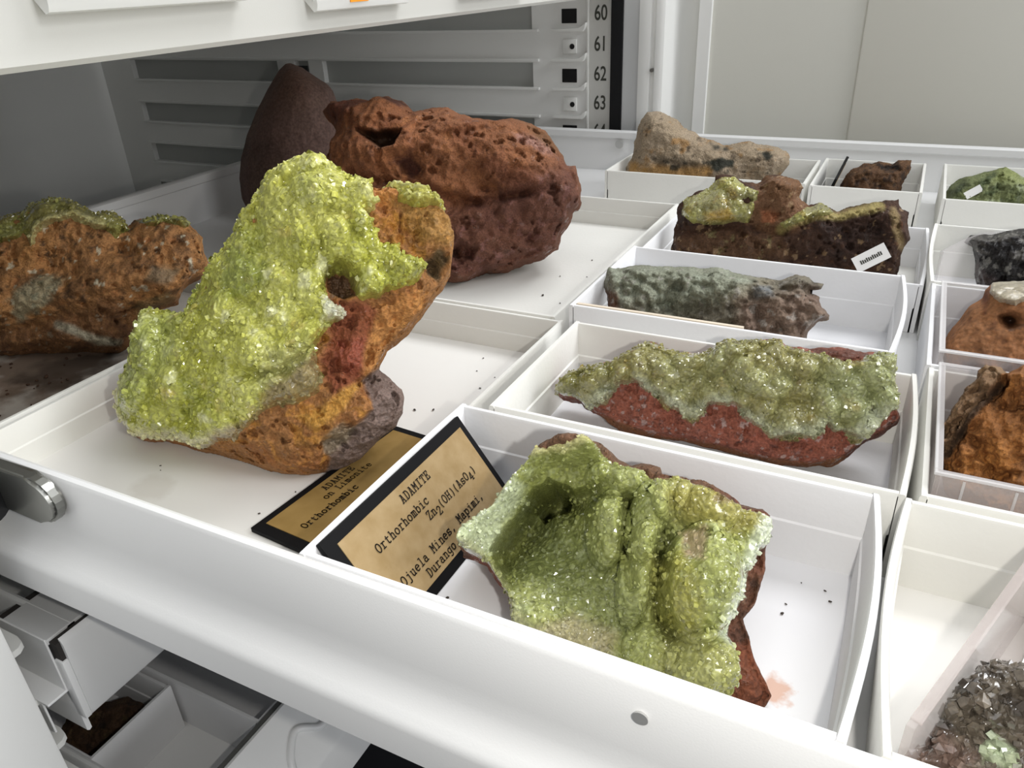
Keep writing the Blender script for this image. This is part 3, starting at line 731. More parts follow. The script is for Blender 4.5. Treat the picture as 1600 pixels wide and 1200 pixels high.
# tall lime-green specimen
main_poly = [(232,486),(262,489),(290,493),(303,465),(312,454),(333,423),(351,397),(366,380),(372,354),(390,343),(403,315),(420,289),(437,280),(463,269),(494,267),(515,280),(528,293),(537,298),(550,295),(565,302),(580,296),(615,300),(645,304),(671,317),(689,330),(700,345),(706,362),(710,382),(704,432),(691,454),(674,475),(658,499),(632,527),(606,549),(597,568),(593,577),(606,588),(628,608),(632,623),(630,645),(619,666),(593,688),(572,710),(541,729),(511,738),(485,744),(446,746),(420,742),(394,731),(368,720),(333,710),(303,703),(260,692),(234,694),(216,686),(199,666),(188,649),(188,623),(192,605),(197,592),(208,571),(218,527),(226,500)]
main_crust = [(232,478),(262,484),(290,490),(303,455),(312,444),(333,413),(351,387),(362,370),(368,344),(386,333),(399,305),(416,279),(437,270),(463,259),(494,257),(519,270),(532,283),(540,290),(550,287),(566,298),(570,333),(574,355),(560,366),(575,386),(582,403),(610,405),(614,420),(650,430),(646,442),(631,461),(616,466),(588,472),(575,483),(556,487),(546,482),(541,468),(537,452),(517,444),(503,454),(504,471),(505,485),(532,502),(530,512),(503,529),(490,548),(487,556),(489,579),(500,594),(494,616),(463,634),(424,640),(396,660),(377,684),(351,688),(322,699),(277,688),(234,686),(208,680),(193,655),(196,610),(200,592),(206,571),(214,527),(222,497)]
main_lobe = [(579,294),(615,296),(645,300),(673,313),(691,331),(689,342),(657,341),(633,347),(610,341),(603,318)]
druse = [(395,655),(420,618),(440,600),(470,575),(492,560),(496,590),(505,606),(492,622),(463,638),(428,648),(405,668),(380,690),(345,694),(350,670)]
rock('adamite_specimen', 'tall lime-green crystal rock with bright orange right flank, largest in the middle of the drawer', 'mineral', main_poly, (-.457, .47, .0125), (.12, -.93, .42), .17, .26, 'a06c34',
  [('noise', (.10, 4, -.1, .5), '9a5a20', 0, .7), ('noise', (.05, 8, .1, .5), 'c98a18', 0, .7), ('noise', (.025, 9, .2, .6), '6e4a24', 0, .6),
   ('poly', [(570,300),(600,302),(606,330),(598,352),(580,345)], 'bd7c34', 5, .9),
   ('poly', [(600,340),(690,335),(704,365),(690,400),(640,400),(620,380)], '9b7228', 10, .75), ('noise', (.02, 31, .15, .5), 'd08a18', 0, .35),
   ('poly', [(505,490),(560,490),(580,500),(570,540),(560,590),(520,625),(505,600),(495,570),(510,535)], '8a4526', 8, .9),
   ('poly', [(520,545),(560,540),(555,580),(535,590),(520,575)], '9a4a30', 6, .8, {'rg': .4}),
   ('poly', [(585,490),(640,470),(650,490),(600,545),(565,600),(560,560)], 'c08034', 8, .85),
   ('poly', [(500,640),(530,610),(560,600),(520,650),(490,670),(460,650)], 'cc9424', 6, .8),
   ('poly', [(505,440),(540,450),(545,480),(510,486)], '5d4630', 4, .9, {'rg': .35}),
   ('poly', [(650,420),(672,405),(690,415),(675,450),(655,445)], '5c4c30', 4, .9),
   ('poly', [(640,610),(596,572),(560,596),(575,640),(545,665),(500,690),(515,715),(505,745),(560,735),(640,660)], '7d6a62', 4, .95, {'rag': 4}),
   ('poly', [(495,690),(530,660),(552,665),(540,690),(510,705)], '9a8a70', 5, .8, {'rg': .3}),
   ('noise', (.04, 77, .25, .6), '4a3a28', 0, .5, {'within': [(560,600),(640,590),(640,660),(560,735),(500,740)]}),
   ('poly', [(186,618),(202,622),(204,646),(190,652)], 'b5692a', 2, .9)],
  bumps=[('p', [(200,480),(300,450),(460,250),(560,290),(575,480),(500,520),(490,600),(390,690),(190,690)], 26, .06), ('p', [(506,444),(522,440),(542,452),(546,478),(528,484),(508,476)], 5, -.07), ('g', 275, 505, 28, 60, 15, -.05), ('g', 400, 560, 70, 60, 0, .05), ('g', 470, 350, 70, 60, 0, .05),
   ('p', [(640,600),(596,572),(555,600),(575,640),(545,668),(500,690),(505,745),(560,745),(650,660)], 9, -.05), ('l', [(595,350),(615,400),(660,430)], 12, -.03), ('g', 668, 430, 14, 20, 0, -.06), ('g', 540, 565, 22, 24, 0, .03), ('l', [(380,600),(440,590),(500,540)], 7, -.035)],
  Rf=75, step=1.45, amp=.035, ascale=.10, seed=11, fine=(.035, .045), pits=(.03, .025, .22), spark=(.012, .93, .22),
  crusts=[dict(poly=[main_crust, main_lobe], holes=[], th=.035, edge=14, base='a6a74a', rough=.13, lump=(.085, .075), facet=(.024, .018), facet2=(.05, .018), vary=.3, n=2200, size=.013, rim=6, rag=6, label='lime-green crystal crust',
     paint=[('noise', (.16, 21, -.1, .45), 'c0c068', 0, .8), ('noise', (.13, 22, .05, .5), '848d40', 0, .8), ('noise', (.05, 24, .2, .55), 'dfdfae', 0, .75), ('noise', (.05, 25, .3, .6), 'c9b46a', 0, .5),  # whitish highlights painted into the crust as pale patches
       ('poly', [(370,360),(440,270),(540,280),(580,350),(500,410),(420,400)], 'c4c26a', 25, .5), ('poly', [(228,500),(290,500),(300,560),(240,640),(205,640)], '9aa25a', 16, .6),
       ('line', [(195,600),(192,650),(215,682),(320,695),(375,682)], 'cfc9a2', 8, .8, {'w': 16}), ('line', [(226,500),(210,580)], 'c0c47c', 5, .7, {'w': 10}), ('poly', [(500,490),(534,497),(532,512),(505,515)], 'dcdcc0', 3, .9),
       ('poly', [(420,560),(500,550),(500,600),(430,625),(400,610)], 'a9a870', 12, .7), ('poly', druse, '8c7a58', 8, .85), ('noise', (.02, 26, .45, .7), '6d6a3a', 0, .5), ('poly', [(575,300),(695,300),(690,345),(600,345)], 'a9a356', 4, .8)])])

# hollow green specimen in the front tray
f_poly = [(862,692),(892,690),(921,696),(933,704),(954,706),(967,719),(987,727),(1017,723),(1033,729),(1037,744),(1058,746),(1087,750),(1112,762),(1133,775),(1158,787),(1192,794),(1205,804),(1202,829),(1196,858),(1196,892),(1190,917),(1179,946),(1162,967),(1171,996),(1179,1033),(1192,1058),(1206,1087),(1196,1104),(1179,1114),(1150,1116),(1090,1092),(1000,1060),(905,1026),(830,1000),(800,978),(798,958),(792,933),(775,904),(762,883),(742,875),(725,871),(727,854),(731,837),(733,829),(775,796),(804,754),(829,729),(842,704)]
f_crust = [(842,718),(862,724),(896,722),(921,706),(942,726),(958,741),(1000,750),(1015,760),(1030,766),(1054,764),(1092,775),(1117,788),(1142,803),(1175,806),(1203,815),(1200,832),(1194,856),(1177,864),(1169,892),(1164,925),(1148,950),(1132,979),(1129,992),(1142,1017),(1144,1050),(1142,1071),(1117,1092),(1060,1090),(905,1032),(830,1005),(800,978),(800,958),(795,933),(779,904),(766,880),(745,868),(728,845),(731,829),(775,800),(806,760),(831,735)]
rock('adamite_specimen', 'hollow pale green crystal rock with red-brown rim, in the front tray beside the label card', 'mineral', f_poly, (.60, .160, .0125), (.05, -.62, .78), .09, .16, '5e3a26',
  [('noise', (.08, 4, -.2, .4), '75432a', 0, .7), ('noise', (.03, 6, .1, .5), '402a1e', 0, .7), ('noise', (.02, 7, .2, .5), '8a6a52', 0, .6), ('poly', [(1120,1010),(1170,1000),(1205,1090),(1170,1120),(1100,1100)], '7a3c1c', 8, .6),
   ('poly', [(725,850),(800,870),(800,960),(760,900)], '8a4630', 5, .7), ('poly', [(840,690),(1200,690),(1200,800),(840,720)], '6d5238', 10, .6)],
  bumps=[('l', [(735,845),(790,790),(835,735),(880,712),(930,715)], 22, .07), ('l', [(735,850),(775,905),(805,970)], 18, .02), ('c', [(778,864),(795,838),(818,810),(842,776),(862,764),(882,770),(900,780),(960,760),(1040,960),(960,1040),(800,920)], [(778,864),(795,838),(818,810),(842,776),(862,764),(882,770)], 5, 42, -.20), ('p', [(838,796),(850,778),(866,767),(888,772),(884,790),(862,800),(846,808)], 5, -.12), ('g', 875, 850, 85, 70, 20, -.10), ('g', 980, 990, 70, 60, 0, -.05),
   ('d', 950, 838, 33, 58, 8, .09), ('d', 1006, 828, 30, 62, 12, .09), ('d', 1040, 780, 28, 50, 15, .06), ('d', 965, 765, 50, 26, 10, .05), ('d', 1095, 800, 52, 44, 10, .06), ('d', 1082, 915, 62, 88, 10, .13), ('d', 993, 905, 30, 78, 10, .06), ('d', 1090, 1030, 60, 48, 0, .07), ('d', 1010, 1010, 40, 40, 0, .03), ('d', 905, 720, 40, 24, 0, .05), ('g', 925, 805, 20, 20, 0, .03),
   ('l', [(1035,840),(1022,910),(1028,960),(1040,985)], 9, -.06), ('l', [(978,790),(975,860),(985,920)], 7, -.04), ('p', [(1150,900),(1130,985),(1140,1040),(1130,1120),(1250,1120),(1250,860),(1180,862)], 8, -.07), ('g', 1065, 868, 14, 22, 0, -.05)],
  Rf=28, step=1.45, amp=.02, ascale=.07, seed=23, fine=(.025, .03), spark=(.012, .9, .25), rag=(5, .05),
  crusts=[dict(poly=[f_crust], th=.022, edge=10, base='858a4e', rough=.12, facet=(.015, .010), facet2=(.034, .012), lump=(.06, .012), vary=.28, n=1800, size=.0085, rim=2, rag=5, label='pale green crystal lining',
     paint=[('noise', (.15, 21, -.1, .5), 'a1a668', 0, .8), ('noise', (.10, 22, .1, .5), '7b8148', 0, .7), ('poly', [(820,790),(880,800),(960,900),(1000,960),(980,1000),(900,960),(800,900)], '6c7346', 25, .7),
       ('poly', [(1040,760),(1200,800),(1195,860),(1160,840),(1060,830),(1030,800)], '9a9050', 18, .7), ('poly', [(1010,880),(1060,870),(1080,960),(1060,1000),(1020,970)], '8a8438', 16, .6), ('poly', [(1030,980),(1140,1000),(1140,1090),(1010,1060)], '929058', 18, .6),
       ('poly', [(725,840),(775,795),(806,755),(832,772),(800,825),(775,868),(745,870)], 'b4bc9a', 8, .9), ('line', [(745,868),(775,905),(800,950),(830,990),(900,1020)], 'a09f7a', 9, .7, {'w': 16}), ('line', [(845,715),(890,715),(920,705)], 'cfc890', 6, .7, {'w': 16}), ('line', [(1200,820),(1178,865),(1160,910),(1132,980)], 'c2c9b2', 10, .9, {'w': 24}),
       ('poly', [(840,985),(900,960),(960,990),(960,1030),(880,1010)], 'a09478', 12, .7), ('poly', [(1055,840),(1085,840),(1080,885),(1060,880)], 'b09a80', 6, .8), ('noise', (.03, 33, .3, .6), 'a4ac80', 0, .5), ('poly', [(1110,775),(1150,785),(1130,800),(1100,800)], '7d6a48', 5, .8)])])

# long green and red specimen
m_poly = [(866,616),(872,600),(888,584),(916,570),(956,564),(972,552),(996,540),(1020,534),(1044,544),(1060,550),(1096,554),(1116,540),(1136,530),(1172,530),(1216,530),(1228,542),(1264,544),(1300,542),(1348,548),(1372,550),(1394,556),(1396,600),(1398,636),(1407,652),(1400,664),(1376,680),(1348,696),(1326,714),(1300,728),(1264,731),(1220,727),(1184,719),(1140,708),(1096,697),(1064,690),(1016,684),(972,676),(944,656),(908,632),(880,624)]
m_crust = sc_poly(840, 360, .4, [(60,640),(60,590),(120,550),(190,515),(290,500),(330,470),(390,440),(450,425),(510,450),(550,467),(640,477),(690,440),(740,415),(940,415),(970,447),(1040,470),(1100,490),(1180,520),(1240,510),(1270,480),(1330,465),(1395,480),(1400,600),(1400,690),(1320,735),(1265,805),(1220,825),(1165,785),(1110,770),(1060,805),(980,815),(900,812),(860,780),(800,740),(760,690),(700,692),(650,722),(610,742),(560,722),(500,692),(440,640),(400,600),(350,620),(300,662),(250,702),(200,692),(130,655)])
rock('adamite_specimen', 'long low rock with knobbly olive-green crystals over brick-red base, behind the front tray', 'mineral', m_poly, (.60, .96, .0125), (.0, -.88, .47), .10, .09, '92503a',
  [('noise', (.06, 4, 0, .4), 'a05640', 0, .7), ('noise', (.025, 5, .1, .5), '6c382a', 0, .7), ('cells', (.010, 6, .92), 'b9a9a4', 0, .5, {'rg': .12}), ('noise', (.014, 16, .3, .6), '9a8a8a', 0, .35, {'rg': .15}), ('noise', (.012, 17, .2, .5), '3a1c16', 0, .6),
   ('line', sc_poly(840, 360, .4, [(260,745),(450,815),(640,845),(860,900),(1060,925),(1200,890)]), '7a4a1c', 4, .85, {'w': 9}), ('line', sc_poly(840, 360, .4, [(1220,880),(1330,800),(1410,740),(1390,690)]), '5c3424', 6, .85, {'w': 12}),
   ('poly', sc_poly(840, 360, .4, [(1050,455),(1280,465),(1280,500),(1180,525),(1080,490)]), '5e3526', 4, .9), ('poly', sc_poly(840, 360, .4, [(60,650),(180,660),(260,745),(300,790),(160,690)]), '55302a', 4, .8)],
  bumps=[('g', 1010, 585, 60, 36, 0, .03), ('g', 1160, 580, 60, 40, 0, .04), ('p', m_crust, 10, .015)],
  Rf=40, step=1.45, amp=.025, ascale=.07, seed=37, fine=(.022, .025), pits=(.02, .012, .2), spark=(.011, .9, .15), rag=(5, .05),
  crusts=[dict(poly=[m_crust], th=.032, edge=12, base='868150', rough=.14, lump=(.05, .055), facet=(.018, .010), facet2=(.035, .008), vary=.28, n=900, size=.009, rim=3, rag=12, ns=.028, label='olive-green botryoidal crystals',
     paint=[('noise', (.12, 21, -.1, .45), '949668', 0, .8), ('noise', (.07, 22, .1, .5), '716b3c', 0, .7), ('noise', (.06, 23, .25, .6), 'a88a3c', 0, .7), ('noise', (.03, 28, .35, .6), '6a5540', 0, .6),
       ('poly', sc_poly(840, 360, .4, [(1060,560),(1390,480),(1400,700),(1100,760)]), '98a276', 30, .55), ('line', sc_poly(840, 360, .4, [(140,650),(220,690),(300,640),(420,600),(480,640),(600,700),(720,670),(820,740),(920,790),(1080,770),(1200,780),(1300,720),(1390,690)]), 'a6aa92', 9, .7, {'w': 10, 'rag': 12}),
       ('poly', sc_poly(840, 360, .4, [(60,600),(190,510),(300,500),(330,560),(160,640)]), '6e6c36', 10, .6)])])

# rust-red rock
r_poly = [(505,174),(516,158),(548,156),(578,158),(585,151),(605,150),(628,158),(646,174),(668,171),(701,166),(717,178),(737,185),(777,187),(799,183),(831,192),(853,203),(867,225),(882,243),(886,258),(900,258),(902,272),(906,294),(909,316),(904,330),(896,334),(893,348),(878,370),(875,392),(853,403),(828,410),(795,424),(759,428),(733,443),(704,446),(640,430),(580,400),(530,350),(505,310),(500,270),(515,240),(522,205)]
rock('limonite_rock', 'big rust-red pitted rock, tallest of the red ones, behind the lime-green specimen', 'mineral', r_poly, (-.75, 2.0, .0125), (.30, -.90, .32), .30, .34, '84502a',
  [('noise', (.3, 4, -.2, .5), '9a5c2c', 0, .8), ('noise', (.10, 5, 0, .5), '74401f', 0, .7), ('noise', (.04, 7, .2, .6), 'a86a34', 0, .6), ('noise', (.03, 8, .25, .6), '4c2c1e', 0, .6),
   ('poly', [(700,330),(780,300),(890,250),(915,320),(860,420),(700,450),(660,400)], '5a362c', 30, .8), ('cells', (.02, 6, .90), '7a4a40', 0, .6, {'rg': .15, 'within': [(680,350),(780,310),(890,260),(915,330),(860,420),(700,450)]}),
   ('poly', [(570,215),(600,218),(636,215),(625,240),(605,245)], '33261a', 4, .85, {'rg': .3}), ('poly', [(630,262),(650,250),(668,275),(650,285)], '45221a', 6, .85), ('poly', [(795,220),(815,222),(850,240),(855,252),(835,248),(805,232)], '9a6a58', 5, .9, {'rg': .25}),
   ('poly', [(505,172),(560,158),(590,160),(560,185),(530,205)], '4e2418', 8, .8), ('poly', [(590,150),(640,165),(630,175),(600,165)], '3a1c16', 4, .8), ('poly', [(800,185),(870,215),(880,250),(840,235)], '6e4a26', 10, .7), ('poly', [(745,270),(770,255),(840,300),(800,310)], '6b3a26', 12, .5)],
  bumps=[('p', [(572,216),(598,222),(634,217),(624,238),(606,244)], 5, -.15), ('p', [(632,264),(648,254),(668,272),(660,286),(640,280)], 6, -.07), ('l', [(530,235),(600,250),(640,235),(720,205),(780,200)], 16, .05), ('l', [(560,285),(640,300),(740,320)], 10, -.06), ('l', [(640,240),(760,250),(830,290)], 22, .05), ('g', 800, 380, 60, 40, 0, -.04), ('p', [(704,392),(722,378),(744,388),(736,402),(714,404)], 5, -.10), ('g', 835, 215, 14, 10, 30, -.08), ('l', [(700,330),(780,315),(850,300)], 8, -.05), ('g', 760, 300, 20, 8, 10, -.05)],
  Rf=90, step=2.0, amp=.06, ascale=.22, seed=41, fine=(.035, .07), pits=(.05, .03, .25), spark=(.018, .965, .15), rough=.9, rag=(6, .1),
  lump=None, facet=(.04, .02))

# smooth purple-brown rock
p_poly = [(436,110),(446,100),(454,99),(472,106),(484,114),(500,124),(512,132),(520,142),(526,158),(536,190),(540,230),(530,280),(505,330),(470,365),(430,368),(400,350),(384,322),(378,310),(374,280),(376,250),(386,210),(400,176),(418,140)]
rock('smooth_rock', 'smooth dark purple-brown cone-shaped rock at the back left of the drawer', 'mineral', p_poly, (-2.25, 2.55, .0125), (.35, -.92, .18), .30, .22, '6a5047',
  [('noise', (.25, 4, -.2, .5), '745a4c', 0, .7), ('noise', (.05, 5, .1, .5), '573e36', 0, .5), ('poly', [(425,115),(450,98),(500,122),(470,170),(420,180)], '5e4030', 25, .6)],
  Rf=85, step=3.0, amp=.012, ascale=.25, seed=51, rough=.8, rag=(1, .1), blur=30, mat=stone('smooth_stone', bump=.25, bscale=500))

# brown rock at left
l_poly = [(-70,360),(-30,345),(0,337),(30,334),(49,319),(75,311),(109,311),(131,322),(150,332),(176,328),(191,341),(199,356),(210,345),(244,338),(285,339),(296,352),(315,371),(319,394),(328,412),(322,431),(296,446),(283,458),(278,476),(255,484),(232,491),(214,514),(202,540),(184,557),(150,554),(82,556),(0,560),(-60,550),(-95,450)]
rock('limonite_rock', 'brown-orange rock with olive crystals along its top, cut by the left edge', 'mineral', l_poly, (-1.75, .76, .0125), (.37, -.85, .42), .20, .40, 'a8743c',
  [('noise', (.18, 4, -.1, .5), 'b87f3a', 0, .8), ('noise', (.06, 5, .0, .45), '6e4a26', 0, .8), ('noise', (.025, 6, .15, .5), '3c2a1a', 0, .8), ('noise', (.03, 9, .25, .55), 'b07036', 0, .6), ('cells', (.014, 6, .975), 'c8c0a4', 0, .7, {'rg': .2}),
   ('poly', [(-60,520),(60,500),(180,470),(220,500),(180,560),(-60,560)], '5c3a1e', 18, .7), ('line', [(90,505),(130,520),(150,530),(182,533)], 'aaa48c', 4, .85, {'w': 5}), ('poly', [(280,408),(292,405),(297,430),(286,425)], 'c9c3a8', 2, .95), ('poly', [(20,470),(60,440),(110,435),(60,490),(30,500)], '9a9a7c', 6, .7, {'rag': 12}), ('poly', [(225,420),(270,425),(250,450),(220,440)], '6a6450', 6, .7), ('poly', [(200,475),(255,460),(270,470),(215,500)], '7a6a40', 6, .6)],
  bumps=[('l', [(-60,480),(60,470),(190,440),(260,440)], 26, .05), ('l', [(0,520),(100,495),(190,500)], 14, -.05), ('g', 190, 395, 14, 10, 0, -.08), ('g', 75, 420, 26, 22, 0, -.07), ('g', 215, 480, 20, 20, 0, -.04)],
  Rf=70, step=2.2, amp=.05, ascale=.13, seed=61, fine=(.025, .04), pits=(.03, .025, .25), spark=(.014, .95, .18), rag=(5, .06), facet=(.03, .015),
  crusts=[dict(name='crystal_crust', poly=[[(-80,345),(0,330),(49,312),(75,304),(109,304),(150,325),(176,322),(196,341),(200,365),(176,380),(160,365),(110,350),(70,362),(50,395),(45,375),(0,390),(-80,400)], [(205,345),(244,332),(285,334),(300,350),(280,360),(250,352),(225,358)]], th=.03, edge=10, base='7c7640', rough=.2, lump=(.06, .06), facet=(.024, .014), vary=.4, n=500, size=.012, rag=7, label='olive-green crystals along the top',
     paint=[('noise', (.1, 21, -.1, .4), '8a8a4c', 0, .8), ('noise', (.06, 22, .1, .5), '55501f', 0, .7), ('line', [(50,390),(70,362),(100,350),(150,358)], 'b7b07c', 5, .9, {'w': 11}), ('noise', (.04, 24, .3, .6), 'a2a078', 0, .6)])])

# grey-green specimen
g_poly = [(942,440),(953,420),(976,418),(1000,414),(1032,416),(1060,416),(1096,420),(1120,418),(1148,426),(1184,434),(1216,438),(1244,430),(1264,434),(1272,442),(1287,444),(1282,452),(1264,456),(1280,464),(1284,480),(1298,492),(1296,500),(1280,504),(1264,520),(1258,533),(1232,552),(1180,558),(1100,548),(1000,528),(952,500),(948,462)]
rock('botryoidal_specimen', 'grey-green warty rock with ragged brown right end, third tray from the front', 'mineral', g_poly, (.40, 1.53, .0125), (.0, -.82, .57), .09, .025, '726b5a',
  [('noise', (.08, 4, -.1, .4), '827862', 0, .8), ('noise', (.03, 5, .1, .5), '4c4438', 0, .8), ('poly', [(930,410),(1100,405),(1190,430),(1120,470),(1060,490),(980,470)], '848974', 20, .85), ('noise', (.04, 9, .1, .5), '9aa08c', 0, .6, {'within': [(930,410),(1120,410),(1180,440),(1100,480),(980,490)]}),
   ('poly', [(1150,470),(1280,450),(1300,500),(1250,540),(1150,520)], '785c4c', 14, .7), ('poly', [(920,445),(965,460),(975,490),(925,485)], '5e3a22', 5, .9), ('poly', [(1170,450),(1200,448),(1205,465),(1180,468)], '767c80', 6, .7), ('cells', (.014, 6, .93), '9a948a', 0, .5, {'rg': .2})],
  bumps=[('l', [(1060,450),(1040,480),(1080,500)], 12, -.05), ('l', [(1190,440),(1220,452),(1260,452)], 8, -.04), ('g', 1100, 485, 30, 14, 20, -.05), ('g', 1240, 440, 22, 14, 0, .03)],
  Rf=40, step=1.8, amp=.03, ascale=.08, seed=71, lump=(.036, .06), fine=(.03, .02), facet=(.018, .012), spark=(.012, .95, .18), rag=(5, .05))

# brown rock with tag
h_poly = [(1050,400),(1050,372),(1058,350),(1060,322),(1070,308),(1092,300),(1111,294),(1116,272),(1144,272),(1162,283),(1181,286),(1196,274),(1218,274),(1246,283),(1252,294),(1249,308),(1263,322),(1284,318),(1298,325),(1308,332),(1322,322),(1347,320),(1372,318),(1405,310),(1408,328),(1419,332),(1417,350),(1422,374),(1410,395),(1405,425),(1402,452),(1250,442),(1100,424),(1052,416)]
htag = None
h_rock = rock('limonite_specimen', 'dark brown rock with yellow-green crystals at left and a small white tag at right', 'mineral', h_poly, (.45, 2.36, .0125), (.0, -.97, .22), .08, .05, '3f2616',
  [('noise', (.10, 4, -.1, .5), '4c2f1a', 0, .8), ('noise', (.03, 5, .1, .5), '2a1810', 0, .8), ('noise', (.03, 7, .3, .6), '6e4420', 0, .6), ('poly', [(1270,350),(1380,340),(1390,410),(1290,410)], '231410', 20, .6),
   ('poly', [(1180,290),(1250,275),(1262,320),(1250,360),(1200,370),(1170,350)], '7a5434', 8, .8), ('poly', [(1190,330),(1215,335),(1210,352),(1190,350)], '9c5a30', 4, .8), ('poly', [(1195,275),(1250,280),(1250,310),(1205,310)], '6e4a28', 6, .8),
   ('line', [(1220,358),(1270,335),(1310,338),(1372,322)], '9a8a4a', 4, .9, {'w': 7}), ('poly', [(1060,375),(1110,360),(1220,370),(1240,400),(1100,420)], '5a3c20', 8, .7), ('noise', (.025, 12, .2, .5), '84784a', 0, .8, {'within': [(1100,360),(1220,375),(1240,410),(1100,410)]}),
   ('line', [(1393,330),(1395,360),(1405,385)], '8a7448', 4, .8, {'w': 7}), ('cells', (.014, 6, .95), '9a7a50', 0, .6, {'rg': .15})],
  bumps=[('l', [(1060,362),(1130,352),(1220,362)], 8, -.03), ('g', 1225, 300, 30, 26, 0, .04), ('g', 1120, 330, 50, 24, -10, .03)],
  Rf=32, step=1.8, amp=.03, ascale=.1, seed=81, fine=(.03, .04), pits=(.03, .02, .25), spark=(.014, .96, .18), rag=(5, .05),
  crusts=[dict(poly=[[(1066,310),(1092,298),(1116,280),(1150,272),(1165,290),(1185,300),(1180,330),(1170,348),(1130,352),(1085,350),(1068,335)], [(1262,322),(1290,314),(1306,334),(1270,342),(1225,358),(1215,350)]], th=.02, edge=8, base='8c8858', rough=.15, lump=(.05, .03), facet=(.025, .008), vary=.3, n=150, size=.009, rag=5, label='yellow-green crystals at the left',
     paint=[('noise', (.08, 21, -.1, .4), 'a6a45c', 0, .8), ('noise', (.05, 22, .1, .5), '8a7430', 0, .7), ('poly', [(1100,335),(1140,328),(1150,345),(1110,350)], 'b08a30', 6, .6)])])

# beige and black rock, back left
i_poly = [(980,262),(988,245),(994,217),(996,200),(1002,187),(1012,176),(1027,174),(1042,179),(1060,187),(1070,200),(1085,206),(1092,214),(1115,219),(1132,226),(1150,225),(1170,221),(1192,225),(1215,229),(1230,235),(1234,245),(1232,257),(1222,272),(1200,300),(1150,326),(1080,320),(1010,312),(975,290)]
rock('mottled_rock', 'beige and ochre rock blotched with black, in the far left tray', 'mineral', i_poly, (-.05, 3.45, .0125), (.0, -.95, .3), .10, .10, '9a876c',
  [('noise', (.10, 4, -.1, .5), 'a8957c', 0, .8), ('noise', (.05, 5, .1, .5), '9a7034', 0, .8), ('noise', (.035, 7, .25, .5), '4a3c2c', 0, .8), ('poly', [(985,255),(1110,262),(1100,280),(985,275)], 'a87c34', 6, .8),
   ('poly', [(1112,226),(1140,232),(1138,238),(1115,234)], '1e211b', 3, .95), ('poly', [(1105,255),(1125,248),(1148,252),(1145,264),(1118,265)], '1e241c', 3, .95), ('poly', [(1182,240),(1200,236),(1206,246),(1198,252)], '1e241c', 3, .95), ('poly', [(1020,245),(1070,248),(1090,258),(1060,262),(1030,256)], '574a38', 5, .8), ('poly', [(1050,256),(1064,258),(1060,268),(1050,264)], '22221a', 2, .9), ('noise', (.03, 19, .3, .5), '23221a', 0, .7, {'within': [(1020,235),(1210,235),(1200,280),(1020,270)]})],
  bumps=[('g', 1025, 205, 30, 26, 0, .04), ('g', 1210, 250, 26, 18, -20, .03)], Rf=34, step=1.8, amp=.025, ascale=.09, seed=91, rag=(4, .06))

# small brown rock, back tray
j_poly = [(1314,286),(1321,274),(1334,263),(1352,256),(1373,252),(1395,258),(1404,250),(1424,250),(1424,263),(1413,281),(1408,300),(1390,332),(1330,331),(1308,300)]
rock('limonite_specimen', 'small brown sponge-textured rock beside the thin black card at the back', 'mineral', j_poly, (.78, 3.52, .0125), (.0, -.95, .3), .07, .07, '5a3c20',
  [('noise', (.06, 4, -.1, .5), '6a4826', 0, .8), ('noise', (.025, 5, .0, .4), '2a1c12', 0, .85), ('poly', [(1370,256),(1404,254),(1406,266),(1375,268)], '17120e', 3, .9), ('noise', (.02, 8, .3, .6), '8a6a44', 0, .6)],
  bumps=[('g', 1388, 262, 14, 7, 0, -.06)], Rf=20, step=1.8, amp=.03, ascale=.06, seed=95, rag=(4, .05))

# mossy green rock
k_poly = [(1478,299),(1487,288),(1508,276),(1528,272),(1555,265),(1571,260),(1582,267),(1600,277),(1630,300),(1650,345),(1560,352),(1490,340),(1474,315)]
k_rock = rock('mossy_rock', 'mossy green rock with a tiny white tag, in the back right tray', 'mineral', k_poly, (1.40, 3.50, .0125), (.0, -.95, .3), .10, .10, '70784a',
  [('noise', (.06, 4, -.1, .5), '828a50', 0, .8), ('noise', (.025, 5, .0, .45), '3c4a28', 0, .8), ('noise', (.03, 8, .15, .5), '909878', 0, .7), ('poly', [(1474,300),(1505,276),(1520,290),(1490,312)], '2c3420', 8, .8), ('poly', [(1560,262),(1590,262),(1600,290),(1550,285)], '88904a', 8, .6)],
  bumps=[], Rf=34, step=1.8, amp=.03, ascale=.06, seed=99, fine=(.03, .03), pits=(.03, .02, .2), rag=(3, .05))

# black pitted rock
b_poly = [(1507,379),(1517,369),(1544,366),(1573,361),(1600,358),(1650,368),(1660,450),(1640,500),(1560,495),(1530,460),(1522,430),(1524,405),(1520,385)]
rock('black_rock', 'glossy black rock pitted with grey, at the right edge behind the orange lump', 'mineral', b_poly, (1.40, 2.32, .0125), (.0, -.9, .4), .10, .12, '1c1817',
  [('noise', (.04, 4, .0, .35), '54504a', 0, .85), ('noise', (.02, 5, .1, .4), '141112', 0, .8), ('poly', [(1525,410),(1560,440),(1600,450),(1560,500),(1520,440)], '2e1812', 8, .8), ('cells', (.014, 6, .9), '8a8780', 0, .5, {'rg': .12})],
  bumps=[], Rf=34, step=1.8, amp=.05, ascale=.07, seed=103, rough=.4, rag=(3, .05), spark=(.012, .8, .12), lump=(.04, .03))

